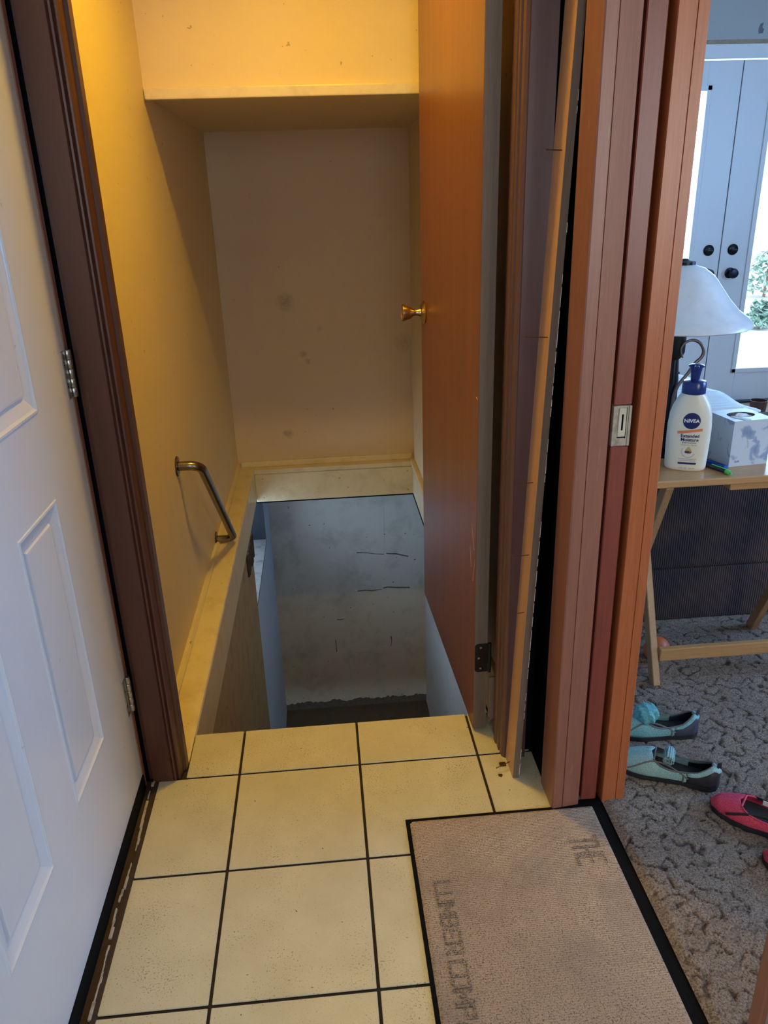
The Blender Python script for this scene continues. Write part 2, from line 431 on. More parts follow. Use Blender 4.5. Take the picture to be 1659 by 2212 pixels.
# ---- floor with tiles
fl = MB()
fl.box(-0.53, 0.66, -3.2, 0.168, -0.2, -0.004)
fl.box(0.44, 0.445, -3.2, -3.19, -0.2, -0.19)
floor = struct('floor', fl, M['grout'], 'hall floor of square cream tiles with dark grout ending at the stair edge', 'floor')
xs = [-0.505, -0.305, 0.0, 0.305, 0.548]
G = 0.0032
def tile(x0, x1, y0, y1):
    t = MB().box(x0, x1, y0, y1, -0.0038, 0.0, 0.0012, 1)
    return t.build('tile', M['tile'], floor)
rows = [(0.0, 0.172)] + [(-0.305 * (i + 1), -0.305 * i) for i in range(10)]
for (y0, y1) in rows:
    for i in range(4):
        x0, x1 = xs[i] + (0 if i == 0 else G), xs[i + 1] - G
        a, b_ = y0 + (G if y0 < 0.0 else G), y1 - (0 if y1 > 0 else G)
        if y0 == 0.0:
            if i == 0: x0 = -0.438
            if i == 3: x1 = 0.44
            tile(x0, x1, a, b_)
        else:
            tile(x0, x1, a, b_)
# ---- stair edge header under the floor
struct('trim_stair_header', MB().box(-0.44, 0.6, 0.14, 0.168, -0.25, -0.005), M['trim'], 'painted board under the tile edge at the top of the stairs', 'trim')

# ---- left wall: along the stairs, and beyond the white door
lw = MB().box(-0.60, -0.53, 0.03, 2.56, 0.0, ZC)
lw.box(-0.60, -0.53, -0.97, 0.03, 2.07, ZC); lw.box(-0.60, -0.53, -3.2, -0.975, 0.0, ZC)
struct('wall_left', lw, M['wall'], 'cream stairwell wall on the left carrying the grab bar')
# ---- back wall (alcove), soffit
bw = MB().box(-0.53, 0.52, 2.50, 2.58, -0.015, ZC)
wbm = smudge(paint('smudged_cream_wall', (0.70, 0.55, 0.37), (0.42, 0.28, 0.14), 0.16, 0.6, 2.2, 0.35, 0.5), [((-0.209, 2.5, 0.868), 0.055, 0.5), ((-0.133, 2.5, 0.598), 0.025, 0.5), ((-0.11, 2.5, 0.56), 0.02, 0.5), ((-0.238, 2.5, 0.17), 0.03, 0.55), ((-0.26, 2.5, 0.175), 0.02, 0.5), ((-0.04, 2.5, 0.726), 0.02, 0.25), ((0.394, 2.5, 0.635), 0.06, 0.3)], (0.16, 0.10, 0.05))
struct('wall_back', bw, wbm, 'smudged cream wall at the far end of the stairwell alcove')
sf = MB().box(-0.53, 0.44, 1.13, 2.50, 1.655, ZC)
struct('soffit', sf, M['wall'], 'boxed cream bulkhead hanging over the stairs', 'soffit')
tr = MB().box(-0.527, 0.44, 1.112, 1.135, 1.640, 1.672, 0.004, 2)
struct('trim_soffit', tr, M['trim'], 'cream wooden edge strip along the bottom of the bulkhead', 'trim')
# ---- right stair wall
rw = MB().box(0.44, 0.448, 0.02, 2.50, 0.0, ZC)
struct('wall_right', rw, M['wall'], 'cream wall on the right of the stairs behind the open brown door')
# ---- ceiling
struct('ceiling', MB().box(-0.6, 4.1, -3.3, 3.4, ZC, ZC + 0.06), M['ceiling'], 'plain pale ceiling above hall and living room', 'ceiling')
# ---- ledges round the stair opening
lg = MB().prism([(-0.53, -0.02), (-0.447, -0.02), (-0.441, -0.016), (-0.4385, -0.009), (-0.441, -0.002), (-0.447, 0.001), (-0.53, 0.001)], 0.062, 2.47, 'Y')
struct('trim_ledge_left', lg, M['trim'], 'dirty cream ledge board along the left side of the stair opening', 'ledge')
cvs = [(-0.53, 0.0), (-0.512, 0.0), (-0.514, 0.008), (-0.520, 0.014), (-0.53, 0.017)]
struct('baseboard_left', MB().prism(cvs, 0.062, 2.50, 'Y'), M['trim'], 'thin cream cove strip where the left wall meets the ledge', 'baseboard')
bl = MB().box(-0.53, 0.44, 2.435, 2.5, -0.03, -0.006)
bl.box(-0.512, 0.43, 2.486, 2.5, -0.006, 0.026, 0.004, 2)
struct('baseboard_back', bl, M['trim'], 'thin cream strip at the foot of the alcove back wall', 'baseboard')
fb = MB().box(-0.44, 0.43, 2.44, 2.47, -0.195, -0.035, 0.002)
o = struct('trim_fascia_back', fb, M['trim'], 'cream fascia board at the far side of the stair opening', 'trim')
for x in (-0.40, 0.40):
    for z in (-0.06, -0.17):
        MB().lathe([(0.0025, 0), (0.0025, 0.001)], 8, Matrix.Translation((x, 2.4398, z)) @ Matrix.Rotation(HP, 4, 'X')).build('nail_head', M['nail'], o)
fl_ = MB().box(-0.455, -0.4415, 0.062, 2.46, -0.185, -0.02, 0.002)
struct('trim_fascia_left', fl_, M['trim'], 'cream fascia board under the left ledge', 'trim')
fr_ = MB().box(0.428, 0.445, 0.17, 2.47, -0.19, -0.004, 0.002)
fr_.prism([(0.405 + 0.012, -0.018), (0.445, -0.018), (0.445, 0.002), (0.420, 0.002), (0.4165, -0.003), (0.4155, -0.009)], 0.95, 2.48, 'Y')
struct('trim_fascia_right', fr_, M['trim'], 'cream fascia and nosing on the right side of the stair opening', 'trim')
# ---- basement walls
pn = MB()
pn.prism([(0.17, -2.35), (2.0, -2.35), (2.005, -1.2), (2.01, -0.335), (1.95, -0.33), (1.9, -0.30), (1.86, -0.31), (1.80, -0.25), (1.75, -0.19), (0.17, -0.186)], -0.475, -0.4455, 'X')
struct('wall_basement_panel', pn, M['panel'], 'stained tan panel lining the left side of the lower stairs')
cr_ = MB()
for i in range(26):
    y = 1.72 + i * 0.0115; r = 0.012 + random.random() * 0.012
    cr_.box(-0.462, -0.438 + random.random() * 0.004, y, y + r, -0.335 + random.random() * 0.05 + (2.0 - y) * 0.1, -0.2 + random.random() * 0.01, 0.002)
struct('trim_crumbled_edge', cr_, M['rust'], 'crumbling rusty brown edge above the tan stair panel', 'trim')
# left foundation wall with window opening Y 2.0-2.93, z -.66..-.22
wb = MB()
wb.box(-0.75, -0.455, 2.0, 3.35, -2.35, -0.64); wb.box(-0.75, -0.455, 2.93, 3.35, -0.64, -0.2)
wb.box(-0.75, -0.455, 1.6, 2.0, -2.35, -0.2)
struct('wall_basement_left', wb, paint('wall_daylight_tint', (0.56, 0.70, 0.92), (0.3, 0.34, 0.4), 0.2, 0.6, 7), 'foundation wall with blue daylight tinted into its colour beside the basement window')  # blue daylight on this wall is put into its base colour
sill = MB().box(-0.70, -0.452, 2.0, 2.93, -0.643, -0.632, 0.002)
struct('trim_basement_sill', sill, paint('dirty_sill', (0.16, 0.16, 0.17), (0.02, 0.02, 0.02), 1.0, 0.9, 14), 'dirty sill of the small basement window', 'trim')
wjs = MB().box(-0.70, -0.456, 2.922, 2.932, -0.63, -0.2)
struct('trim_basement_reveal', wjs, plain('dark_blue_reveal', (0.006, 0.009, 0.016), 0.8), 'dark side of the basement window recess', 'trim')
win = empty('window_1', (-0.66, 2.465, -0.63), 0, 'small bright basement window with dark frame on the left foundation wall', 'window', None, 'structure')
def child_box(name, mat, parent, origin, *a, **k):
    ox, oy, oz = origin
    x0, x1, y0, y1, z0, z1 = a[:6]
    return MB().box(x0 - ox, x1 - ox, y0 - oy, y1 - oy, z0 - oz, z1 - oz, *a[6:]).build(name, mat, parent, **k)
wo = (-0.66, 2.465, -0.63)
fm = MB()
for (a, b2, c, d) in ((-0.465, -0.435, 0, 0.41), (0.43, 0.458, 0, 0.41)): fm.box(-0.015, 0.015, a, b2, c, d)
fm.box(-0.015, 0.015, -0.465, 0.458, 0, 0.03); fm.box(-0.015, 0.015, -0.465, 0.458, 0.385, 0.41)
fm.build('window_frame', M['black_metal'], win)
MB().box(-0.002, 0.002, -0.435, 0.43, 0.03, 0.385).build('pane', M['glass'], win)
bb = MB().box(-0.75, 0.9, 3.28, 3.38, -2.4, -0.19)
struct('wall_basement_back', bb, M['basement'], 'scuffed grey plaster wall at the bottom of the basement stairs')
bbo = bpy.data.objects['wall_basement_back']
for pts in ([(0.122, -0.931), (0.20, -0.938), (0.26, -0.95), (0.315, -0.956)], [(0.33, -0.95), (0.36, -0.955), (0.397, -0.958), (0.484, -0.985)],
            [(0.116, -1.232), (0.18, -1.229), (0.22, -1.236), (0.291, -1.228)], [(0.300, -1.222), (0.33, -1.214), (0.40, -1.224), (0.49, -1.230)],
            [(-0.04, -1.45), (-0.015, -1.452), (0.01, -1.449)], [(0.345, -1.62), (0.35, -1.66), (0.342, -1.70)], [(-0.06, -1.62), (-0.055, -1.72)]):
    MB().tube([(x, 3.2797, z) for x, z in pts], 0.0042, 6, radii=[0.002 + 0.0035 * random.random() for _ in pts], flat=0.3).build('crack', M['dirt_line'], bbo)
for x in (-0.283, 0.318):
    MB().box(x - 0.0045, x + 0.0045, 3.2785, 3.2802, -1.20, -0.25, 0.0005).build('paint_run', M['basement'], bbo)
# ragged dirt line along the wall foot + curb
cbp = [(-0.475, -2.2)] + [(0.61, -2.2)] + [(0.61 - i * 0.012, -2.150 + random.random() * 0.016 + 0.006 * math.sin(i * 0.35)) for i in range(91)]
cb = MB().prism(cbp, 3.2785, 3.281, 'Y')
struct('baseboard_basement', cb, M['dirt_line'], 'ragged dark crumbled line at the foot of the basement wall', 'baseboard')
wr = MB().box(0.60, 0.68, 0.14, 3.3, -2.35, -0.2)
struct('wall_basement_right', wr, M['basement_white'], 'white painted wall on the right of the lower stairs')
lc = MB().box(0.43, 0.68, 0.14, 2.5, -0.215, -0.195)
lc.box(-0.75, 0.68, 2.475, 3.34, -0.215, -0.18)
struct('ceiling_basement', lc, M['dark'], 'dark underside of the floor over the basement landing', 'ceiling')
struct('floor_basement', MB().box(-0.75, 0.7, 0.1, 3.34, -2.4, -2.2), M['concrete'], 'dark concrete landing at the foot of the basement stairs', 'floor')
st = empty('stairs', (0.07, 0.17, -2.2), 0, 'wooden basement stairs descending under the tile edge', 'stairs', None, 'structure')
sm = wood('stair_tread_wood', (0.10, 0.07, 0.05), (0.16, 0.12, 0.08), 0.6, 'X')
for i in range(10):
    z = 2.2 - (i + 1) * 0.2; y = 0.0 + i * 0.235
    MB().box(-0.502, 0.52, y + 0.0, y + 0.25, z - 0.03, z, 0.004).build('tread', sm, st)
    MB().box(-0.50, 0.518, y - 0.005 if i else 0.0, y + 0.012 if i else 0.012, z, z + (0.17 if i else 0.17)).build('riser', sm, st)

# ================================================================== STAIR DOOR FRAME (left casing)
prof = [(-0.5185, 0.010), (-0.5185, -0.004), (-0.470, -0.006), (-0.4675, -0.002), (-0.4645, -0.006), (-0.461, -0.005), (-0.459, 0.003),
        (-0.4555, 0.000), (-0.452, 0.001), (-0.449, 0.012), (-0.4475, 0.030), (-0.4405, 0.033), (-0.4395, 0.055), (-0.445, 0.060), (-0.53, 0.060), (-0.53, 0.010)]
struct('trim_1', MB().prism(prof, 0.0, 2.06, 'Z'), M['mahogany'], 'dark mahogany door casing with grooved edge left of the stair opening', 'casing')
struct('trim_2', MB().box(-0.60, -0.5335, -0.0275, -0.0085, 0.002, 2.06, 0.001), M['mahogany_mid'], 'thin reddish brown jamb strip behind the white door hinges', 'jamb')
struct('trim_gap', MB().box(-0.60, -0.545, -0.0085, 0.0298, 0.0, 2.06).box(-0.56, -0.5305, 0.012, 0.0298, 0.0, 2.06).box(-0.60, -0.53, -0.03, 0.06, -0.2, -0.0045), M['dark'], 'black filler painting the shaded slot between the thin jamb strip and the casing', 'jamb')  # black filler darkens the slot and blocks stray sky light
hd = MB().box(-0.53, 0.42, 0.0, 0.06, 2.06, 2.12); hd.box(-0.53, 0.45, 0.02, 0.06, 2.12, ZC)
struct('wall_above_stair_door', hd, M['wall'], 'wall over the stair door opening')
# ================================================================== RIGHT STAIR JAMB
pr = [(0.3700, 0.088), (0.3700, -0.018), (0.3715, -0.0200), (0.4220, -0.0220), (0.4240, -0.014), (0.4240, 0.088)]
tj = struct('trim_3', MB().prism(pr, 0.0, 2.12, 'Z'), M['purple_board'], 'dark purplish board and moulding on the hinge side of the stair door', 'jamb')
mo = [(0.3698, 0.088), (0.3640, 0.088), (0.3640, 0.058), (0.3590, 0.056), (0.3590, 0.040), (0.3615, 0.036), (0.3660, 0.034), (0.3660, 0.030), (0.3610, 0.027), (0.3610, 0.012), (0.3650, 0.010), (0.3650, 0.006), (0.3630, 0.003), (0.3640, -0.012), (0.3698, -0.0185)]
MB().prism(mo, 0.0, 2.12, 'Z').build('moulding', M['moulding'], tj)
struct('trim_jamb_patch', MB().box(0.348, 0.3645, 0.078, 0.088, 0.055, 0.178, 0.001).prism([(0.348, 0.04), (0.352, 0.055), (0.3645, 0.058), (0.3645, 0.05), (0.357, 0.045)], 0.079, 0.088, 'Y'), M['door_edge'],
       'bare wood patch in the jamb below the lower hinge', 'jamb')
# recess between jambs, coloured near-black
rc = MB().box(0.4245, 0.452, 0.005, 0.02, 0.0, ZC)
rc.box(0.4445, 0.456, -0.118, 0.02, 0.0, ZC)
struct('wall_recess', rc, M['dark'], 'near-black recess between the two door frames')
# ================================================================== POCKET DOOR WALL
JA = MB()
JA.prism([(0.4385, -0.119), (0.4385, -0.209), (0.4410, -0.2115), (0.4625, -0.2095), (0.4635, -0.2070), (0.4645, -0.2095), (0.5035, -0.2035), (0.5045, -0.200), (0.5045, -0.119)], 0.0, 2.08, 'Z')
struct('trim_4', JA, M['mahogany_mid'], 'scratched brown split jamb nearest the stair door with a dark groove', 'jamb')
JB = MB()
JB.prism([(0.5605, -0.119), (0.5605, -0.2005), (0.5615, -0.2035), (0.5915, -0.2045), (0.5925, -0.2020), (0.5935, -0.2045), (0.6115, -0.2045), (0.6130, -0.2030), (0.6130, -0.119)], 0.0, 2.08, 'Z')
struct('trim_5', JB, M['mahogany_orange'], 'orange brown split jamb facing the living room with a dark groove', 'jamb')
pw = MB()
pw.box(0.456, 0.500, -0.119, 3.3, 0.0, ZC); pw.box(0.5655, 0.612, -0.119, 3.3, 0.0, ZC)
pw.box(0.446, 0.612, -0.98, -0.119, 2.08, ZC)
pw.box(0.446, 0.612, -3.2, -1.00, 0.0, ZC)
struct('wall_pocket', pw, M['living_wall'], 'thick partition wall that houses the sliding pocket door')
struct('trim_6', MB().box(0.4385, 0.6135, -1.003, -0.982, 0.0, 2.08, 0.002), M['mahogany_mid'], 'brown jamb on the near side of the pocket doorway', 'jamb')
struct('trim_7', MB().box(0.5045, 0.5605, -0.2, -0.14, 2.045, 2.08).box(0.4385, 0.6135, -0.982, -0.2, 2.055, 2.08), M['mahogany_mid'], 'brown head jamb over the pocket doorway', 'jamb')
struct('trim_threshold', MB().box(0.5435, 0.5625, -0.975, -0.206, -0.003, 0.0015).box(0.44, 0.614, -0.207, -0.19, -0.003, 0.003), M['rubber'],
       'black dirty floor strip under the pocket doorway', 'threshold')
struct('trim_pocket_shade', MB().box(0.5005, 0.565, -0.11, -0.1, 0.0, 2.08), M['dark'], 'black sheet standing in for the shaded depth behind the sliding door edge', 'trim')  # black sheet stands in for shade deep in the pocket
# pocket door
pd = empty('door_3', (0.5315, -0.15, 0.006), 0, 'reddish brown pocket door slid into the wall showing only its edge', 'door', None, 'structure')
MB().box(-0.0185, 0.0175, -0.045, 0.034, 0.0, 0.872, 0.002).box(-0.0185, 0.0175, -0.045, 0.034, 0.954, 2.03, 0.002).box(-0.0185, 0.0175, -0.035, 0.034, 0.87, 0.956).build('slab', M['mahogany_pocket'], pd)
dp = MB(); dp.box(-0.0185, -0.0135, -0.047, -0.035, 0.873, 0.953, 0.001); dp.box(0.0125, 0.0175, -0.047, -0.035, 0.873, 0.953, 0.001)
dp.box(-0.0135, 0.0125, -0.0445, -0.035, 0.873, 0.953, 0.0005)
lp = dp.build('latch_plate', M['white_flake'], pd)
MB().box(-0.0075, 0.0075, -0.0475, -0.044, 0.892, 0.949, 0.001).build('pull_tab', plain('pale_nickel', (0.62, 0.58, 0.5), 0.35, 0.3), lp)
MB().box(-0.0018, 0.0018, -0.0480, -0.0465, 0.905, 0.937, 0.0005).build('slot', M['dark'], lp)
MB().box(0.0076, 0.0092, -0.0450, -0.0440, 0.888, 0.949).box(-0.0075, 0.0092, -0.0450, -0.0440, 0.889, 0.8915).build('shadow_gap', M['dark'], lp)

# ================================================================== FLUSH BROWN DOOR (open)
ang = math.atan2(0.312 - 0.285, 0.88 - 0.097)
d2 = empty('door_2', (0.312, 0.097, 0.008), ang, 'open flush brown wooden door with a brass knob at the stairs', 'door', None, 'structure')
MB().box(0.0, 0.034, 0.0012, 0.783, 0.0, 2.03, 0.0008).build('slab', M['door_veneer'], d2)
MB().box(0.0008, 0.0335, -0.0006, 0.0016, 0.0006, 2.029).build('hinge_edge', M['door_edge'], d2)
# scratches on the veneer
for (y, z, dy, dz) in ((0.018, 0.86, -0.014, 0.022), (0.010, 0.90, 0.012, 0.004), (0.02, 0.52, 0.03, 0.06), (0.03, 0.43, -0.02, 0.07), (0.05, 0.46, 0.012, 0.05)):
    a = Vector((-0.0003, y, z)); c = a + Vector((0, dy, dz))
    MB().tube([a, c], 0.0005, 5).build('scratch', M['tan_wood'], d2)
rotX = Matrix.Rotation(-HP, 4, 'Y')     # lathe axis z -> -x
kn = empty_k = None
kb = MB().lathe([(0.0, 0.0), (0.034, 0.0), (0.036, 0.003), (0.033, 0.006), (0.030, 0.007), (0.026, 0.011), (0.015, 0.013)], 36, Matrix.Translation((0, 0.722, 1.005)) @ rotX)
krose = kb.build('knob_rosette', M['brass'], d2, smooth=True)
kk = MB().lathe([(0.012, 0.010), (0.0125, 0.016), (0.0105, 0.020), (0.0095, 0.030), (0.0115, 0.036), (0.0185, 0.044), (0.0235, 0.054), (0.0262, 0.066), (0.0262, 0.069), (0.0245, 0.0702), (0.0235, 0.0685), (0.0, 0.0675)], 36, Matrix.Translation((0, 0.722, 1.005)) @ rotX)
kk.build('knob', M['brass'], d2, smooth=True)
# hinge on the bare edge
def butt_hinge(parent, z0):
    h = MB()
    b = bmesh.new()
    pts = []
    for (cx_, cz_, a0) in ((0.010, z0 + 0.010, 180), (0.010, z0 + 0.075, 90)):
        for k in range(5):
            t = math.radians(a0 + (k * 22.5 if a0 == 180 else (k * 22.5)))
            pts.append((cx_ + 0.009 * math.cos(t), cz_ + 0.009 * math.sin(t)))
    ll = [(0.010 + 0.009 * math.cos(math.radians(180 + 22.5 * k)), z0 + 0.010 + 0.009 * math.sin(math.radians(180 + 22.5 * k))) for k in range(5)]
    ul = [(0.010 + 0.009 * math.cos(math.radians(90 + 22.5 * k)), z0 + 0.076 + 0.009 * math.sin(math.radians(90 + 22.5 * k))) for k in range(5)]
    poly = ll + [(0.0345, z0 + 0.001), (0.0345, z0 + 0.085)] + ul
    h.prism(poly, -0.0026, -0.0004, 'Y')
    o = h.build('hinge', M['black_metal'], parent)
    kn_ = MB()
    for i in range(5):
        kn_.lathe([(0.0042, z0 + 0.0175 * i), (0.0045, z0 + 0.0175 * i + 0.001), (0.0045, z0 + 0.0175 * (i + 1) - 0.001), (0.0042, z0 + 0.0175 * (i + 1) - 0.0004)], 14, Matrix.Translation((0.039, -0.004, 0)))
    kn_.build('knuckle', M['black_metal'], o, smooth=True)
    for (x, z) in ((0.016, z0 + 0.074), (0.011, z0 + 0.043), (0.016, z0 + 0.012)):
        MB().lathe([(0.0032, 0.0), (0.0032, 0.0009), (0.0, 0.0012)], 10, Matrix.Translation((x, -0.0024, z)) @ Matrix.Rotation(HP, 4, 'X')).build('screw', M['steel'], o)
butt_hinge(d2, 0.178); butt_hinge(d2, 1.75)

# ================================================================== LEANING CASING BOARD
lean = math.atan2(0.0565, 1.64)
lb = empty('casing_board', (0.3735, -0.096, 0.001), 0, 'loose tan casing board with nails sticking out leaning in the jamb corner', 'board')
lb.rotation_euler = (0, lean, 0)
MB().prism([(0.0, 0.0), (0.0, 0.075), (0.010, 0.075), (0.0135, 0.07), (0.0135, 0.002), (0.012, 0.0)], 0.0, 1.655, 'Z').build('face_board', M['tan_wood'], lb)
MB().box(0.0005, 0.0152, -0.0012, 0.0002, 0.0005, 1.654).box(0.0135, 0.0155, -0.001, 0.07, 0.0005, 1.654).build('raw_edge', M['grey_wood'], lb)
fk = MB()
z = 0.01
while z < 1.64:
    l = 0.01 + random.random() * 0.03
    if random.random() < (0.75 if z < 1.15 else 0.2): fk.box(0.0150, 0.0156 + random.random() * 0.0005, -0.0016, -0.0010, z, z + l)
    z += l + random.random() * 0.012
tag(fk.build('paint_flakes', M['white_ink'], lb), kind='stuff')
for (y, zz, L, tilt) in ((0.02, 1.41, 0.030, 0.0), (0.012, 1.075, 0.045, 0.05), (0.03, 0.765, 0.040, 0.0), (0.018, 0.60, 0.034, 0.04), (0.02, 0.455, 0.032, 0.0), (0.035, 0.022, 0.035, -0.3)):
    nb = MB().tube([(0.002, y, zz), (-L, y - 0.01, zz + L * tilt)], 0.0011, 6)
    nb.tube([(-L, y - 0.01, zz + L * tilt), (-L - 0.001, y - 0.0103, zz + L * tilt)], 0.0018, 8)
    nb.build('nail', M['nail'], lb)

# ================================================================== WHITE EXTERIOR DOOR (left)
XD = -0.535
d1 = empty('door_1', (XD, -0.03, 0.0), 0, 'white six panel entry door on the left with steel hinges', 'door', None, 'structure')
# local: x = out of door face toward room, y negative along door
YP = [(-0.395, -0.198), (-0.738, -0.532)]
ZP = [(0.312, 0.848), (1.010, 1.60), (1.72, 1.93)]
DW = -0.935
Z0, Z1 = 0.045, 2.04
ysg = sorted(set([DW, 0.0] + [v for p in YP for v in p])); zsg = sorted(set([Z0, Z1] + [v for p in ZP for v in p]))
sb = MB()
for i in range(len(ysg) - 1):
    for j in range(len(zsg) - 1):
        y0, y1, z0, z1 = ysg[i], ysg[i + 1], zsg[j], zsg[j + 1]
        if any(abs(y0 - p[0]) < 1e-6 for p in YP) and any(abs(z0 - p[0]) < 1e-6 for p in ZP): continue
        sb.quad((0, y0, z0), (0, y1, z0), (0, y1, z1), (0, y0, z1))
sb.quad((0, 0, Z0), (-0.044, 0, Z0), (-0.044, 0, Z1), (0, 0, Z1)); sb.quad((0, DW, Z0), (-0.044, DW, Z0), (-0.044, DW, Z1), (0, DW, Z1))
sb.quad((-0.044, DW, Z0), (-0.044, 0, Z0), (-0.044, 0, Z1), (-0.044, DW, Z1)); sb.quad((0, DW, Z0), (-0.044, DW, Z0), (-0.044, 0, Z0), (0, 0, Z0))
sb.quad((0, DW, Z1), (-0.044, DW, Z1), (-0.044, 0, Z1), (0, 0, Z1))
bmesh.ops.remove_doubles(sb.bm, verts=sb.bm.verts, dist=1e-5)
sb.build('slab', M['white_door'], d1)
rings = [(0.0, 0.0), (0.0015, 0.0020), (0.0055, 0.0022), (0.0075, -0.0005), (0.0095, -0.002), (0.031, -0.0085), (0.0335, -0.0085), (0.0365, -0.0045), (0.040, -0.004)]
for (ya, yb) in YP:
    for (za, zb) in ZP:
        pb = MB(); b = pb.bm; prev = None
        for (ins, h) in rings:
            cur = [b.verts.new((h, ya + ins, za + ins)), b.verts.new((h, yb - ins, za + ins)), b.verts.new((h, yb - ins, zb - ins)), b.verts.new((h, ya + ins, zb - ins))]
            if prev:
                for k in range(4): b.faces.new((prev[k], prev[(k + 1) % 4], cur[(k + 1) % 4], cur[k]))
            prev = cur
        b.faces.new(prev)
        pb.build('panel', M['white_door'], d1)
for z0 in (0.235, 0.99, 1.78):
    h = MB().box(-0.002, 0.0022, -0.024, -0.0045, z0, z0 + 0.093, 0.0005).build('hinge', M['steel'], d1)
    k_ = MB()
    for i in range(5):
        za = z0 + i * 0.0186
        k_.lathe([(0.0062, za + 0.0002), (0.0068, za + 0.001), (0.0068, za + 0.0176), (0.0062, za + 0.0184)], 16, Matrix.Translation((0.0045, 0.0035, 0)))
    k_.build('knuckle', M['steel'], h, smooth=True)
    for zz in (z0 + 0.025, z0 + 0.03, z0 + 0.067, z0 + 0.072):
        MB().lathe([(0.0017, 0), (0.0017, 0.0006), (0, 0.0007)], 8, Matrix.Translation((0.0022, -0.0195, zz)) @ Matrix.Rotation(HP, 4, 'Y')).build('screw', M['rubber'], h)
MB().box(-0.030, -0.002, -0.93, -0.001, 0.006, 0.0455).box(-0.004, 0.0035, -0.93, 0.004, 0.0015, 0.0445, 0.001).build('door_sweep', M['rubber'], d1)
# ragged paint along the hinge side of the door
rg = MB(); z = 0.05
while z < 2.03:
    l = 0.006 + random.random() * 0.016
    amt = 0.004 + random.random() * 0.0045
    if 0.3 < z < 1.0 and random.random() < 0.35: amt += 0.002
    rg.box(-0.002, -0.0002, -0.001, amt, z, z + l + 0.001)
    z += l
rg.build('ragged_paint_edge', M['white_flake'], d1)
# threshold strip
th = MB()
y = 0.01
while y > -0.96:
    l = 0.008 + random.random() * 0.03
    w = 0.0012 + random.random() * 0.0045; c0_ = -0.5195 + 0.003 * math.sin(y * 21)
    if random.random() < 0.9: th.box(c0_ - 0.0015 * random.random(), c0_ + w, y - l, y + 0.001, -0.002, 0.0025 + random.random() * 0.003, 0.0008)
    y -= l
struct('trim_8', th, M['white_flake'], 'cracked white paint line along the door threshold', 'threshold')
struct('trim_9', MB().box(-0.60, -0.503, -0.965, 0.0, -0.004, -0.0005).box(-0.515, -0.505, -0.965, -0.005, -0.001, 0.0018, 0.0008), M['rust'], 'rusty dark metal threshold under the white door', 'threshold')
struct('trim_10', MB().box(-0.66, -0.601, -1.05, 0.10, -0.2, 2.1), M['dark'], 'unseen dark backing added behind the white door to block sky light', 'trim')  # unseen box added to stop sky light leaking past the door

# ================================================================== GRAB BAR on left wall
gb = empty('grab_bar', (-0.53, 0.86, 0.547), 0, 'short bent metal grab bar on the left stairwell wall', 'handrail')
A = Vector((0, 0, 0)); Bp = Vector((0, 0.600, -0.527))
dirn = (Bp - A).normalized(); OFF = 0.076; RB = 0.040
pts = [A + Vector((0.004, 0, 0)), A + Vector((OFF - RB - 0.006, 0, 0))]
for k in range(1, 9):
    t = k / 8 * HP
    pts.append(A + Vector((OFF - RB + RB * math.sin(t), 0, 0)) + dirn * (RB * (1 - math.cos(t))))
pts2 = [Bp + Vector((0.004, 0, 0)), Bp + Vector((OFF - RB - 0.006, 0, 0))]
for k in range(1, 9):
    t = k / 8 * HP
    pts2.append(Bp + Vector((OFF - RB + RB * math.sin(t), 0, 0)) - dirn * (RB * (1 - math.cos(t))))
path = pts + pts2[::-1]
MB().tube(path, 0.0155, 20).build('bar', M['dark_steel'], gb, smooth=True)
for P_ in (A, Bp):
    MB().lathe([(0.0, 0.0), (0.033, 0.0), (0.034, 0.002), (0.032, 0.005), (0.018, 0.007), (0.0155, 0.008)], 32, Matrix.Translation(P_ + Vector((0.0, 0, 0))) @ Matrix.Rotation(HP, 4, 'Y')).build('flange', M['dark_steel'], gb, smooth=True)

# ================================================================== CEILING BULB over the stairs
cl = empty('ceiling_light', (0.0, 0.38, ZC), 0, 'ceiling lamp in a can deepened to cut its side light, with warm glowing lens over the stairs', 'lamp')
MB().lathe([(0.093, 0.0), (0.096, -0.004), (0.096, -0.112), (0.093, -0.115), (0.088, -0.112), (0.088, -0.012), (0.0, -0.012)], 48, cap=False).build('baffle', M['baffle'], cl, smooth=True)  # unseen can, deepened to cut lamp light off the bulkhead
MB().lathe([(0.0, -0.048), (0.0870, -0.048), (0.0870, -0.054), (0.0, -0.056)], 48, cap=False).build('lens', M['bulb'], cl, smooth=True)

# ================================================================== DOOR MAT
MX0, MX1, MY1, MY0 = 0.094, 0.5435, -0.206, -0.93
dm = empty('door_mat', (0, 0, 0), 0, 'worn beige door mat with black rubber border and faded print on the tiles', 'mat')
MB().box(MX0, MX1, MY0, MY1, 0.0005, 0.004, 0.001).build('border', M['rubber'], dm)
pm = MB()
nx, ny = 60, 100
vs = [[None] * (ny + 1) for _ in range(nx + 1)]
for i in range(nx + 1):
    for j in range(ny + 1):
        x = MX0 + 0.0085 + (MX1 - MX0 - 0.018) * i / nx; y = MY0 + 0.009 + (MY1 - MY0 - 0.0175) * j / ny
        e = min(i, nx - i, j, ny - j)
        zz = 0.0038 if e == 0 else 0.0062 + 0.0005 * math.sin(x * 40) * math.cos(y * 31)
        vs[i][j] = pm.bm.verts.new((x, y, zz))
for i in range(nx):
    for j in range(ny): pm.bm.faces.new((vs[i][j], vs[i + 1][j], vs[i + 1][j + 1], vs[i][j + 1]))
pm.build('pile', M['mat_pile'], dm)

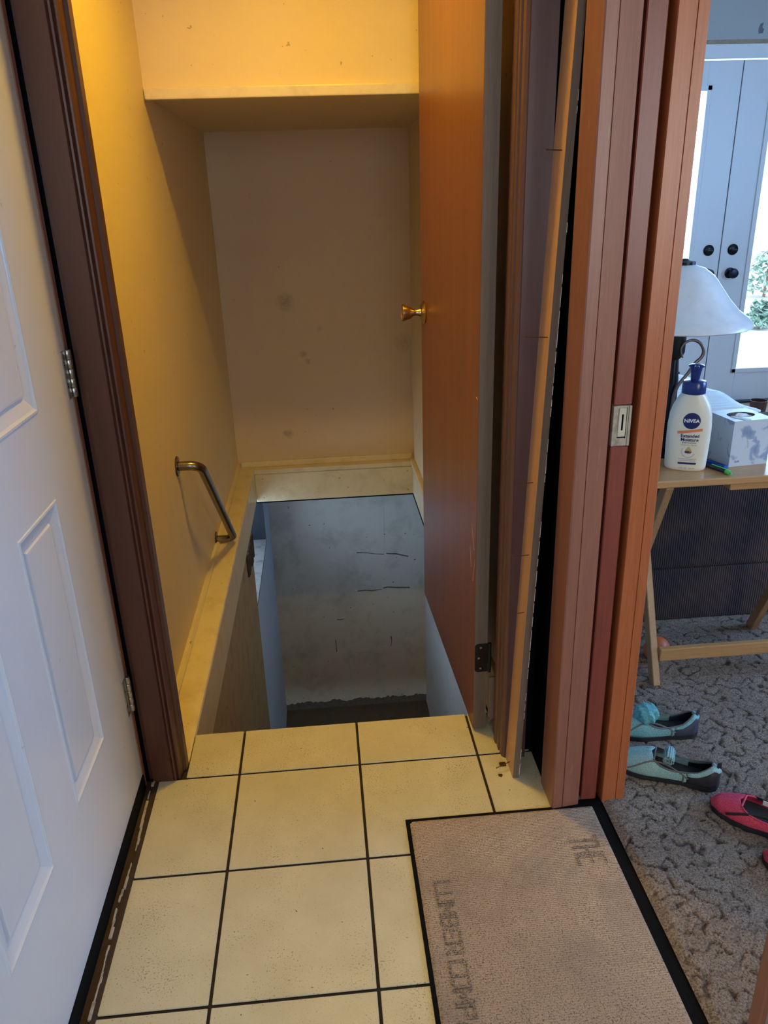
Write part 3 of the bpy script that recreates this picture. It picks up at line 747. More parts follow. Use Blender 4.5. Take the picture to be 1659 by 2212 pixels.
def text_mesh(s, size, bold=0.0, xs_=1.0):
    c = bpy.data.curves.new('txt', 'FONT'); c.body = s; c.size = size; c.align_x = 'CENTER'; c.align_y = 'CENTER'
    c.offset = bold; c.resolution_u = 3
    o = bpy.data.objects.new('txt', c); COL.objects.link(o)
    dg = bpy.context.evaluated_depsgraph_get(); dg.update()
    me = bpy.data.meshes.new_from_object(o.evaluated_get(dg))
    bpy.data.objects.remove(o); bpy.data.curves.remove(c)
    me.materials.clear()
    if xs_ != 1.0:
        for v in me.vertices: v.co.x *= xs_
    return me
def place_text(name, me, mat, parent, mw):
    me.transform(mw); me.materials.append(mat)
    o = bpy.data.objects.new(name, me); link(o, parent); return o
# stroke letters, tops facing +x, reading toward the viewer (-y)
STROKES = {
 'T': [(0, 1, 1, 1), (.5, 0, .5, 1)], 'H': [(0, 0, 0, 1), (1, 0, 1, 1), (0, .5, 1, .5)], 'E': [(0, 0, 0, 1), (0, 0, 1, 0), (0, .5, .85, .5), (0, 1, 1, 1)],
 'L': [(0, 0, 0, 1), (0, 0, 1, 0)], 'U': [(0, 0, 0, 1), (0, 0, 1, 0), (1, 0, 1, 1)], 'M': [(0, 0, 0, 1), (0, 1, .5, .35), (.5, .35, 1, 1), (1, 0, 1, 1)],
 'B': [(0, 0, 0, 1), (0, 0, .95, 0), (0, .5, .9, .5), (0, 1, .9, 1), (.95, 0, .95, .5), (.9, .5, .9, 1)], 'R': [(0, 0, 0, 1), (0, 1, 1, 1), (1, .5, 1, 1), (0, .5, 1, .5), (.45, .5, 1, 0)],
 'C': [(0, 0, 0, 1), (0, 0, 1, 0), (0, 1, 1, 1)], 'O': [(0, 0, 0, 1), (0, 0, 1, 0), (1, 0, 1, 1), (0, 1, 1, 1)], 'P': [(0, 0, 0, 1), (0, 1, 1, 1), (1, .5, 1, 1), (0, .5, 1, .5)],
 'A': [(0, 0, .5, 1), (.5, 1, 1, 0), (.2, .35, .8, .35)], 'N': [(0, 0, 0, 1), (0, 1, 1, 0), (1, 0, 1, 1)], 'Y': [(0, 1, .5, .5), (1, 1, .5, .5), (.5, .5, .5, 0)]}
def mat_word(txt, x0, y0, cap, pitch, lw):
    for n_, ch in enumerate(txt):
        m = MB(); w = pitch * 0.74
        for q, (a, b, c, d) in enumerate(STROKES[ch]):
            A_ = Vector((x0 + b * cap, y0 - n_ * pitch - a * w)); C_ = Vector((x0 + d * cap, y0 - n_ * pitch - c * w))
            t = (C_ - A_).normalized(); nn = Vector((-t.y, t.x)) * lw / 2; A_ -= t * lw * 0.5; C_ += t * lw * 0.5
            z = 0.00715 + q * 0.00006
            m.quad((*(A_ - nn), z), (*(C_ - nn), z), (*(C_ + nn), z), (*(A_ + nn), z))
        m.build('lettering', M['mat_print'], dm)
mat_word('THE', 0.450, -0.308, 0.058, 0.026, 0.0075)
mat_word('LUMBER', 0.136, -0.392, 0.030, 0.0290, 0.0060)
mat_word('COMPANY', 0.136, -0.576, 0.030, 0.0290, 0.0060)

# ================================================================== LIVING ROOM SHELL
def hsh(i, j, k=0):
    n = (i * 374761393 + j * 668265263 + k * 974711) & 0xffffffff
    n = ((n ^ (n >> 13)) * 1274126177) & 0xffffffff
    return ((n ^ (n >> 16)) & 0xffff) / 65535.0
def carpet_h(x, y):
    x, y = x + 0.011 * math.sin(y * 57 + 2 * math.sin(x * 31)) + 0.006 * math.sin(y * 131 + x * 90), y + 0.010 * math.sin(x * 63 + 1.7) + 0.006 * math.sin(x * 147 - y * 60)
    # skewed cobble-like blocks with cracks between
    cs = 0.052
    u = (x * 0.92 + y * 0.45) / cs; v = (-x * 0.38 + y * 0.95) / (cs * 0.62)
    i0, j0 = math.floor(u), math.floor(v); d1_ = d2_ = 9.0; best = (0, 0); b2 = (0, 0)
    for di in (-1, 0, 1):
        for dj in (-1, 0, 1):
            i, j = i0 + di, j0 + dj
            px = i + 0.5 + (hsh(i, j) - 0.5) * 0.55 + (0.5 if j % 2 else 0.0) - 0.25; py = j + 0.5 + (hsh(i, j, 5) - 0.5) * 0.5
            d = math.hypot(u - px, v - py)
            if d < d1_: d2_ = d1_; d1_ = d; b2 = best; best = (i, j)
            elif d < d2_: d2_ = d; b2 = (i, j)
    e = d2_ - d1_
    hp_ = hsh(best[0] + b2[0], best[1] + b2[1], 21)
    if best[1] == b2[1]: e *= 0.8          # joints across the rows are the deep ones
    else: e = e * 1.2 + (0.05 if hp_ > 0.6 else 0)
    return e, hp_
CX0, CX1, CY0, CY1 = 0.5615, 1.72, -0.98, 0.62
stp = 0.0042
nx = int((CX1 - CX0) / stp); ny = int((CY1 - CY0) / stp)
verts = []; crack = []
for j in range(ny + 1):
    y = CY0 + (CY1 - CY0) * j / ny
    for i in range(nx + 1):
        x = CX0 + (CX1 - CX0) * i / nx
        e, hh = carpet_h(x, y)
        r = hsh(i, j, 3)
        edge = max(0.0, 1 - e / 0.17)
        gate = 1.0 if hh > 0.35 else 0.3
        zz = 0.010 + 0.0018 * hh + 0.0015 * (r - 0.5) - 0.0045 * edge * gate
        bord = min(x - CX0, 0.02) / 0.02
        if y > -0.2 and x < 0.614: zz = -0.001
        zz *= (0.35 + 0.65 * bord)
        verts.append((x, y, zz)); crack.append(min(1.0, 0.95 * edge * gate))
faces = [(j * (nx + 1) + i, j * (nx + 1) + i + 1, (j + 1) * (nx + 1) + i + 1, (j + 1) * (nx + 1) + i) for j in range(ny) for i in range(nx)]
me = bpy.data.meshes.new('carpet'); me.from_pydata(verts, [], faces)
at = me.attributes.new('crack', 'FLOAT', 'POINT'); at.data.foreach_set('value', crack)
me.materials.append(M['carpet']); smooth_mesh(me, 180)
cf_o = bpy.data.objects.new('floor_carpet', me); link(cf_o)
tag(cf_o, 'taupe sculpted carpet with cobble-like blocks in the living room', 'carpet', None, 'structure')
flr = MB().box(0.5615, 4.1, -3.2, 3.36, -0.2, -0.012)
flr.box(1.72, 4.1, -3.2, 3.30, -0.012, 0.010); flr.box(0.5615, 1.72, 0.62, 3.30, -0.012, 0.010); flr.box(0.5615, 1.72, -3.2, -0.98, -0.012, 0.010)
struct('floor_living_room', flr, M['carpet'], 'carpeted living room floor reaching to the glass doors', 'floor')
lwf = MB()
FX0, FX1, FZ = 1.55, 3.41, 2.045
lwf.box(0.6, FX0 - 0.07, 3.3, 3.4, 0, ZC); lwf.box(FX1 + 0.07, 4.1, 3.3, 3.4, 0, ZC); lwf.box(FX0 - 0.07, FX1 + 0.07, 3.3, 3.4, FZ + 0.06, ZC)
wf = struct('wall_living_far', lwf, M['living_wall'], 'grey green living room wall above the glass doors')
MB().prism([(2.548, 2.150), (2.572, 2.152), (2.578, 2.172), (2.566, 2.180), (2.570, 2.205), (2.552, 2.198), (2.545, 2.175)], 3.2985, 3.3005, 'Y').build('wall_scar', plain('chipped_patch', (0.16, 0.15, 0.18), 0.8), wf)
MB().box(2.0, 3.5, 3.296, 3.301, FZ + 0.055, FZ + 0.078).build('bare_strip', paint('torn_paper_edge', (0.34, 0.28, 0.2), (0.06, 0.04, 0.05), 1.0, 0.8, 12), wf)
rwl = MB()
rwl.box(4.0, 4.1, -3.2, -0.9, 0, ZC); rwl.box(4.0, 4.1, 0.7, 3.4, 0, ZC); rwl.box(4.0, 4.1, -0.9, 0.7, 0, 0.9); rwl.box(4.0, 4.1, -0.9, 0.7, 2.1, ZC)
struct('wall_living_right', rwl, M['living_wall'], 'living room wall on the right out of view')
bkw = MB(); bkw.box(0.5, 1.25, -3.3, -3.2, 0, ZC); bkw.box(2.45, 4.1, -3.3, -3.2, 0, ZC); bkw.box(1.25, 2.45, -3.3, -3.2, 0, 0.9); bkw.box(1.25, 2.45, -3.3, -3.2, 2.1, ZC); bkw.box(-0.6, -0.4, -3.3, -3.2, 0, ZC); bkw.box(0.4, 0.5, -3.3, -3.2, 0, ZC)
bkw.box(-0.4, 0.4, -3.3, -3.2, 0, 1.05); bkw.box(-0.4, 0.4, -3.3, -3.2, 2.05, ZC)
struct('wall_near', bkw, M['wall'], 'wall behind the viewer with the hall window')

# French doors
fd = empty('door_4', (2.48, 3.30, 0.02), 0, 'white glazed double doors with dark knobs at the far end of the living room', 'door', None, 'structure')
fo = (2.48, 3.30, 0.02)
def leaf(sx):
    # sx = +1 right leaf, -1 left leaf ; local x measured from the seam
    W_ = 0.90; g0, g1, zb, zt = 0.205, 0.70, 0.215, 1.845
    m = MB(); y0, y1 = -0.012, 0.028
    def bx(a, b, c, d, e=0.0015):
        a, b = sorted((a * sx, b * sx)); m.box(a, b, y0, y1, c, d, e)
    bx(0.003, g0, 0.0, 2.0); bx(g1, W_, 0.0, 2.0)
    bx(g0, g1, 0.0, zb, 0); bx(g0, g1, zt, 2.0, 0)
    lf = m.build('door_leaf', M['white_trim'], fd)
    f = MB()
    def fx(a, b, c, d, ya, yb):
        a, b = sorted((a * sx, b * sx)); f.box(a, b, ya, yb, c, d, 0.004, 2)
    t = 0.03
    fx(g0 - t, g0, zb - t, zt + t, -0.022, -0.010); fx(g1, g1 + t, zb - t, zt + t, -0.022, -0.010)
    fx(g0 - t, g1 + t, zb - t, zb, -0.022, -0.010); fx(g0 - t, g1 + t, zt, zt + t, -0.022, -0.010)
    f.build('glazing_bead', M['white_trim'], lf)
    a, b = sorted((g0 * sx, g1 * sx))
    MB().box(a, b, 0.006, 0.010, zb, zt).build('pane', M['glass'], lf)
    kx = 0.078 * sx
    T = lambda z: Matrix.Translation((kx, -0.012, z)) @ Matrix.Rotation(HP, 4, 'X')
    MB().lathe([(0.033, 0.0), (0.033, 0.006), (0.026, 0.012), (0.0, 0.014)], 28, T(0.965)).box(kx - 0.018, kx + 0.018, -0.036, -0.024, 0.960, 0.970, 0.002).build('deadbolt', M['bronze'], lf, smooth=True)
    MB().lathe([(0.033, 0.0), (0.033, 0.005), (0.014, 0.010), (0.012, 0.032), (0.026, 0.040), (0.031, 0.052), (0.026, 0.064), (0.0, 0.068)], 28, T(0.825)).build('knob', M['bronze'], lf, smooth=True)
leaf(1); leaf(-1)
MB().box(-0.004, 0.004, -0.004, 0.02, 0.0, 2.0).build('seam', M['bronze'], fd)
cs_ = MB(); cs_.box(-0.95, -0.905, -0.02, 0.05, -0.02, 2.035, 0.003); cs_.box(0.905, 0.95, -0.02, 0.05, -0.02, 2.035, 0.003); cs_.box(-1.0, 1.0, -0.03, 0.05, 2.006, 2.075, 0.003)
cs_.build('door_frame', M['white_trim'], fd)
MB().box(-0.95, 0.95, -0.06, 0.06, -0.018, -0.001, 0.003).build('sill', M['bronze'], fd)

# ---- outside: patio, hedge, shrubs
struct('ground_outside', MB().box(-3, 9, 3.41, 14, -0.1, -0.02), M['patio'], 'bright pale patio outside the glass doors', 'ground')
def shrub(x, y, r, h, seed, lab):
    rnd = random.Random(seed)
    e = empty('shrub', (x, y, -0.02), 0, lab, 'plant')
    m = MB()
    for i in range(260):
        a = rnd.random() * 6.283; t = rnd.random(); rr = r * math.sqrt(rnd.random()) * (1 - 0.5 * t)
        c = Vector((rr * math.cos(a), rr * math.sin(a), 0.1 * h + t * h * 0.9))
        d = Vector((rnd.uniform(-1, 1), rnd.uniform(-1, 1), rnd.uniform(-0.4, 1))).normalized(); s_ = d.cross(Vector((0, 0, 1))).normalized() * 0.03
        m.quad(c - d * 0.06, c + s_, c + d * 0.06, c - s_)
    m.build('foliage', M['foliage'], e)
    MB().tube([(0, 0, 0), (0.02, 0.01, h * 0.6)], 0.02, 8).build('stem', M['mahogany_mid'], e)
shrub(4.5, 6.2, 0.16, 0.28, 3, 'green shrub on the patio seen through the right glass door')
shrub(5.9, 8.6, 0.30, 0.6, 5, 'taller shrub farther back on the patio')

# window trims behind the viewer and on the right
w2 = empty('window_2', (0.0, -3.2, 1.05), 0, 'hall window behind the viewer', 'window', None, 'structure')
m = MB(); m.box(-0.43, -0.39, 0, 0.03, -0.03, 1.03); m.box(0.39, 0.43, 0, 0.03, -0.03, 1.03); m.box(-0.43, 0.43, 0, 0.04, -0.05, 0.0); m.box(-0.43, 0.43, 0, 0.03, 1.0, 1.04); m.box(-0.4, 0.4, -0.03, 0.0, 0.49, 0.52)
m.build('window_frame', M['white_trim'], w2); MB().box(-0.4, 0.4, -0.055, -0.05, 0, 1.0).build('pane', M['glass'], w2)
w4 = empty('fill_window', (1.85, -3.2, 0.9), 0, 'unseen living room window added behind the viewer for warm fill light', 'window', None, 'structure')  # added opening for the warm fill light, not a known window
m = MB(); m.box(-0.64, -0.6, 0, 0.03, -0.03, 1.23); m.box(0.6, 0.64, 0, 0.03, -0.03, 1.23); m.box(-0.64, 0.64, 0, 0.04, -0.05, 0.0); m.box(-0.64, 0.64, 0, 0.03, 1.2, 1.24); m.box(-0.015, 0.015, -0.03, 0.0, 0, 1.2)
m.build('window_frame', M['white_trim'], w4); MB().box(-0.6, 0.6, -0.055, -0.05, 0, 1.2).build('pane', M['glass'], w4)
w3 = empty('window_3', (4.0, -0.1, 0.9), 0, 'living room window on the right wall out of view', 'window', None, 'structure')
m = MB(); m.box(-0.03, 0, -0.84, -0.8, -0.03, 1.23); m.box(-0.03, 0, 0.8, 0.84, -0.03, 1.23); m.box(-0.03, 0, -0.84, 0.84, -0.04, 0); m.box(-0.03, 0, -0.84, 0.84, 1.2, 1.24)
m.build('window_frame', M['white_trim'], w3); MB().box(0.03, 0.035, -0.8, 0.8, 0, 1.2).build('pane', M['glass'], w3)

# ================================================================== SOFA
so = empty('sofa', (1.25, 1.3, 0.01), 0, 'dark corduroy sofa seen from its arm end behind the folding table', 'sofa')
def sbx(name, x0, x1, y0, y1, z0, z1, bev=0.03):
    return MB().box(x0 - 1.25, x1 - 1.25, y0 - 1.3, y1 - 1.3, z0 - 0.01, z1 - 0.01, bev, 4).build(name, M['corduroy'], so, smooth=True)
sbx('arm', 0.72, 1.62, 0.575, 0.76, 0.195, 0.66, 0.02)
sbx('skirt', 0.72, 1.80, 0.572, 0.66, 0.012, 0.197, 0.006)
sbx('base', 0.74, 1.62, 0.76, 2.3, 0.05, 0.30, 0.02)
sbx('backrest', 0.70, 1.28, 0.60, 2.45, 0.20, 0.685, 0.04)
sbx('seat_cushion', 1.28, 1.66, 0.77, 1.55, 0.30, 0.44, 0.04)
sbx('seat_cushion', 1.28, 1.66, 1.56, 2.28, 0.30, 0.44, 0.04)
sbx('arm', 0.72, 1.62, 2.3, 2.48, 0.05, 0.62, 0.03)
# blanket over the back top
bl_ = MB(); nx, ny = 24, 60
g = []
for i in range(nx + 1):
    row = []
    for j in range(ny + 1):
        y = 0.63 + 1.75 * j / ny
        u = i / nx
        x = 0.72 + 0.585 * u
        z = 0.6935 + 0.006 * math.sin(y * 26 + 3 * math.sin(x * 9)) * 0.8
        if u > 0.95: z -= 0.004
        row.append(bl_.bm.verts.new((x - 1.0, y - 1.5, z - 0.69)))
    g.append(row)
for i in range(nx):
    for j in range(ny): bl_.bm.faces.new((g[i][j], g[i + 1][j], g[i + 1][j + 1], g[i][j + 1]))
bo = bl_.build('blanket', M['blanket'], None, smooth=True); bo.location = (1.0, 1.5, 0.69)
md = bo.modifiers.new('thick', 'SOLIDIFY'); md.thickness = 0.006; md.offset = 1
tag(bo, 'white rippled blanket lying over the sofa back behind the lotion bottle', 'blanket')

# glass tumbler far on the floor
tm = MB().lathe([(0.040, 0.0), (0.045, 0.002), (0.052, 0.095), (0.049, 0.095), (0.042, 0.008), (0.0, 0.008)], 28, cap=False).build('tumbler', M['amber'], None, smooth=True)
tm.location = (2.67, 2.93, 0.011); tag(tm, 'small dark amber tumbler on the floor near the glass doors', 'cup')

# ================================================================== FOLDING TABLE
TZ = 0.66
ft = empty('folding_table', (1.08, 0.36, 0.01), 0, 'blond wooden folding tray table with crossed legs beside the doorway', 'table')
TO = Vector((1.08, 0.36, 0.01))
def tb(name, mat, x0, x1, y0, y1, z0, z1, bev=0.003, seg=2):
    return MB().box(x0 - TO.x, x1 - TO.x, y0 - TO.y, y1 - TO.y, z0 - TO.z, z1 - TO.z, bev, seg).build(name, mat, ft)
tb('tabletop', M['table_wood'], 0.78, 1.41, 0.168, 0.560, TZ - 0.019, TZ, 0.004, 3)
tb('apron', M['table_wood'], 0.985, 1.34, 0.182, 0.215, TZ - 0.040, TZ - 0.0195)
tb('apron', M['table_wood'], 0.82, 1.36, 0.50, 0.53, TZ - 0.040, TZ - 0.0195)
def leg(xc, yb, yt, w=0.0205, d=0.034, zt=TZ - 0.02):
    a = Vector((xc, yb, 0.0115)); c = Vector((xc, yt, zt)); dd = (c - a); L = dd.length
    th_ = math.atan2(dd.y, dd.z)
    mat = Matrix.Translation(a - TO) @ Matrix.Rotation(-th_, 4, 'X')
    MB().box(-w / 2, w / 2, -d / 2, d / 2, 0.0, L - 0.012, 0.002, 1, mat=mat).build('leg', M['table_wood_v'], ft)
leg(0.868, 0.222, 0.50); leg(1.345, 0.222, 0.50)
leg(0.842, 0.495, 0.222); leg(1.305, 0.495, 0.222)
def yleg(z): return 0.222 + (0.50 - 0.222) * z / 0.64
tb('stretcher', M['table_wood'], 0.879, 1.335, 0.232, 0.250, 0.084, 0.123)

# ================================================================== LAMP
la = empty('table_lamp', (0.900, 0.40, TZ + 0.0005), 0, 'table lamp with white bell shaped glass shade and dark column', 'lamp')
MB().lathe([(0.0, 0.0), (0.062, 0.0), (0.062, 0.008), (0.045, 0.014), (0.034, 0.020), (0.034, 0.042), (0.030, 0.046)], 36).build('base', M['bronze'], la, smooth=True)
rb = MB(); pr_ = []
for k in range(8):
    z = 0.046 + k * 0.0062; pr_ += [(0.027, z), (0.031, z + 0.0016), (0.031, z + 0.0044), (0.027, z + 0.006)]
rb.lathe(pr_, 32).build('ribbed_collar', M['bronze'], la, smooth=True)
MB().lathe([(0.021, 0.095), (0.020, 0.11), (0.018, 0.20), (0.013, 0.262)], 28).build('pole', M['bronze'], la, smooth=True)
MB().lathe([(0.013, 0.258), (0.022, 0.268), (0.026, 0.278), (0.026, 0.345), (0.02, 0.35)], 28).build('socket', M['black_metal'], la, smooth=True)
sh = [(0.026, 0.500), (0.052, 0.492), (0.078, 0.472), (0.098, 0.445), (0.120, 0.415), (0.145, 0.388), (0.172, 0.368), (0.181, 0.358), (0.183, 0.350), (0.178, 0.347),
      (0.170, 0.360), (0.142, 0.381), (0.116, 0.409), (0.094, 0.440), (0.074, 0.466), (0.050, 0.486), (0.026, 0.494)]
MB().lathe(sh, 56, cap=False).build('lamp_shade', M['shade'], la, smooth=True)
MB().lathe([(0.0275, 0.492), (0.0275, 0.507), (0.012, 0.510), (0.008, 0.514), (0.0, 0.515)], 24).build('finial', M['bronze'], la, smooth=True)
MB().lathe([(0.006, 0.349), (0.006, 0.498)], 10).build('stem', M['brass'], la)
hk = [(0.911, 0.927), (0.904, 0.946), (0.911, 0.964), (0.932, 0.972), (0.954, 0.963), (0.966, 0.943), (0.962, 0.926), (0.945, 0.909), (0.931, 0.886), (0.909, 0.856), (0.899, 0.829), (0.897, 0.801), (0.896, 0.77), (0.896, 0.748)]
hp = [Vector((x - 0.900, 0.372 - 0.40, z - TZ)) for x, z in hk]
# smooth by Catmull-Rom
sm_p = []; sm_r = []
for i in range(len(hp) - 1):
    p0 = hp[max(0, i - 1)]; p1 = hp[i]; p2 = hp[i + 1]; p3 = hp[min(len(hp) - 1, i + 2)]
    for k in range(5):
        t = k / 5
        sm_p.append(0.5 * ((2 * p1) + (-p0 + p2) * t + (2 * p0 - 5 * p1 + 4 * p2 - p3) * t * t + (-p0 + 3 * p1 - 3 * p2 + p3) * t ** 3))
        q = (i + t) / (len(hp) - 1); sm_r.append(0.0022 + 0.0026 * min(1, q * 2.5))
MB().tube(sm_p, 0.004, 10, radii=sm_r, flat=0.7).build('hook', plain('bronze_hook', (0.16, 0.12, 0.11), 0.4, 0.7), la, smooth=True)

# ================================================================== LOTION BOTTLE
BX, BY, BROT = 0.897, 0.262, math.radians(-24)
bt = empty('lotion_bottle', (BX, BY, TZ + 0.0005), BROT, 'white pump bottle of body lotion with navy cap on the folding table', 'bottle')
def bott(z):
    P = [(0.0, 0.0475), (0.004, 0.0505), (0.03, 0.052), (0.08, 0.0535), (0.115, 0.0535), (0.145, 0.051), (0.165, 0.046), (0.183, 0.038), (0.195, 0.031), (0.200, 0.0275)]
    for (z0, a0), (z1, a1) in zip(P[:-1], P[1:]):
        if z <= z1:
            t = (z - z0) / (z1 - z0); t = t * t * (3 - 2 * t) if False else t
            a = a0 + (a1 - a0) * t; break
    else: a = P[-1][1]
    k = max(0.0, (z - 0.13) / 0.07)
    b = 0.031 * (1 - k) + 0.0275 * k if z > 0.13 else 0.031
    if z < 0.004: b -= 0.003 * (1 - z / 0.004)
    return a, b
def surf(x, z, off=0.0004):
    a, b = bott(z); t = min(0.98, abs(x) / a)
    return -(b * (1 - t ** 2.3) ** (1 / 2.3)) - off
bb_ = MB(); rings_ = []
zs_ = [0, 0.0015, 0.004] + [0.01 + 0.005 * i for i in range(38)] + [0.2]
for z in zs_:
    a, b = bott(z); ring = []
    for k in range(56):
        t = 2 * math.pi * k / 56; c_, s_ = math.cos(t), math.sin(t); e = 2 / 2.3
        ring.append(bb_.bm.verts.new((a * math.copysign(abs(c_) ** e, c_), b * math.copysign(abs(s_) ** e, s_), z)))
    rings_.append(ring)
for r1, r2 in zip(rings_[:-1], rings_[1:]):
    for k in range(56): bb_.bm.faces.new((r1[k], r1[(k + 1) % 56], r2[(k + 1) % 56], r2[k]))
bb_.bm.faces.new(rings_[0][::-1]); bb_.bm.faces.new(rings_[-1])
bb_.build('body', M['lotion'], bt, smooth=True)
MB().lathe([(0.0285, 0.1995), (0.029, 0.201), (0.0288, 0.226), (0.0265, 0.2305), (0.014, 0.2335), (0.0, 0.2335)], 40).build('collar', M['navy'], bt, smooth=True)
pu = MB().lathe([(0.0105, 0.232), (0.0115, 0.245), (0.0145, 0.262), (0.0145, 0.266)], 28)
pu.lathe([(0.0145, 0.264), (0.0185, 0.266), (0.0192, 0.2695), (0.012, 0.2725), (0.0, 0.273)], 28)
pu.box(-0.006, 0.006, -0.030, -0.006, 0.264, 0.2715, 0.002, 2)
pu.build('pump', M['navy'], bt, smooth=True)
def on_bottle(name, me, mat, x, z, off=0.0005, sub=True, rot=0.0):
    if rot: me.transform(Matrix.Rotation(rot, 4, 'Z'))
    for v in me.vertices:
        X, Z = v.co.x + x, v.co.y + z
        v.co = Vector((X, surf(X, Z, off), Z))
    me.materials.append(mat)
    o = bpy.data.objects.new(name, me); link(o, bt); return o
def poly_mesh(pts):
    b = bmesh.new(); f = b.faces.new([b.verts.new((p[0], p[1], 0)) for p in pts])
    r = bmesh.ops.triangulate(b, faces=[f]); bmesh.ops.subdivide_edges(b, edges=b.edges[:], cuts=2)
    me = bpy.data.meshes.new('p'); b.to_mesh(me); b.free(); return me
def grid_mesh(w, h, n=10, k=3):
    b = bmesh.new(); g = [[b.verts.new((-w / 2 + w * i / n, -h / 2 + h * j / k, 0)) for j in range(k + 1)] for i in range(n + 1)]
    for i in range(n):
        for j in range(k): b.faces.new((g[i][j], g[i + 1][j], g[i + 1][j + 1], g[i][j + 1]))
    me = bpy.data.meshes.new('p'); b.to_mesh(me); b.free(); return me
def disc_mesh(r, n=36, rings=6):
    b = bmesh.new(); c = b.verts.new((0, 0, 0)); prev = None
    for q in range(1, rings + 1):
        ring = [b.verts.new((r * q / rings * math.cos(2 * math.pi * k / n), r * q / rings * math.sin(2 * math.pi * k / n), 0)) for k in range(n)]
        for k in range(n):
            if prev is None: b.faces.new((c, ring[k], ring[(k + 1) % n]))
            else: b.faces.new((prev[k], ring[k], ring[(k + 1) % n], prev[(k + 1) % n]))
        prev = ring
    me = bpy.data.meshes.new('p'); b.to_mesh(me); b.free(); return me
LX = 0.003
on_bottle('round_logo', disc_mesh(0.0210), M['navy_ink'], LX, 0.134)
on_bottle('lettering', text_mesh('NIVEA', 0.0125, 0.0004, 1.05), M['white_ink'], LX, 0.134, 0.0012)
on_bottle('orange_band', grid_mesh(0.060, 0.0068, 14, 2), M['orange_ink'], LX - 0.0015, 0.107, 0.0005, rot=math.radians(9))
on_bottle('lettering', text_mesh('Extended', 0.0118, 0.0003, 1.0), M['navy_ink'], LX, 0.0945)
on_bottle('lettering', text_mesh('Moisture', 0.0118, 0.0003, 1.0), M['navy_ink'], LX, 0.0845)
on_bottle('lettering', text_mesh('BODY LOTION', 0.0050, 0.0001), M['grey_ink'], LX, 0.0765)
on_bottle('lettering', text_mesh('Normal to Dry, Tight Skin', 0.0036, 0.0), M['grey_ink'], LX, 0.0705)
drop = [(0, 0.0125)] + [(0.0078 * math.sin(t) , -0.0078 * math.cos(t)) for t in [math.radians(a) for a in range(125, -126, -25)]]
on_bottle('drop_mark', poly_mesh(drop), M['gold_ink'], LX, 0.0545)
arc = []
for a in range(150, 341, 10): arc.append((0.0170 * math.cos(math.radians(a)), 0.0170 * math.sin(math.radians(a))))
for a in range(340, 149, -10): arc.append((0.0148 * math.cos(math.radians(a)), 0.0148 * math.sin(math.radians(a))))
bmx = bmesh.new(); n_ = len(arc) // 2
vv = [bmx.verts.new((p[0], p[1], 0)) for p in arc]
for i in range(n_ - 1): bmx.faces.new((vv[i], vv[i + 1], vv[2 * n_ - 2 - i], vv[2 * n_ - 1 - i]))
mea = bpy.data.meshes.new('p'); bmx.to_mesh(mea); bmx.free()
on_bottle('arc_mark', mea, M['light_grey_ink'], LX, 0.0535)
on_bottle('lettering', text_mesh('48hr', 0.0092, 0.0003), M['navy_ink'], LX, 0.052, 0.0012)
on_bottle('lettering', text_mesh('Provitamin B5 & Almond Oil', 0.0036, 0.0), M['grey_ink'], LX, 0.0335)
on_bottle('lettering', text_mesh('moisturizes and softens skin', 0.0036, 0.0), M['grey_ink'], LX, 0.0290)
on_bottle('blue_band', grid_mesh(0.044, 0.0052, 10, 2), M['navy_ink'], LX, 0.0215)
on_bottle('lettering', text_mesh('21 FL. OZ.   625 mL', 0.0048, 0.0), M['grey_ink'], LX, 0.0085)

# ================================================================== TISSUE BOX
TB = 0.112
tbx = empty('tissue_box', (1.056, 0.306, TZ + 0.0005), math.radians(7), 'cube tissue box with pale blue floral print on the folding table', 'tissue box')
bx_ = MB(); s_ = TB / 2; b = bx_.bm; H_ = 0.123
lo = [b.verts.new(p) for p in ((-s_, -s_, 0), (s_, -s_, 0), (s_, s_, 0), (-s_, s_, 0))]
c0 = [b.verts.new(p) for p in ((-s_, -s_, H_), (s_, -s_, H_), (s_, s_, H_), (-s_, s_, H_))]
for k in range(4): b.faces.new((lo[k], lo[(k + 1) % 4], c0[(k + 1) % 4], c0[k]))
b.faces.new(lo[::-1])
n = 32; ov = [b.verts.new((0.038 * math.cos(2 * math.pi * k / n + math.pi * 1.25), 0.026 * math.sin(2 * math.pi * k / n + math.pi * 1.25), H_)) for k in range(n)]
q8 = n // 4
for s4 in range(4):
    for k in range(q8):
        i = s4 * q8 + k
        b.faces.new((c0[s4], ov[i], ov[(i + 1) % n])) if False else None
for s4 in range(4):
    a_ = c0[s4]; bq = c0[(s4 + 1) % 4]
    seg = [ov[(s4 * q8 + k) % n] for k in range(q8 + 1)]
    b.faces.new([a_, bq] + seg[::-1])
bx_.build('carton', M['tissue_box'], tbx)
MB().lathe([(0.0, 0.02), (0.03, 0.02)], 16, cap=False).build('inside', M['dark'], tbx)
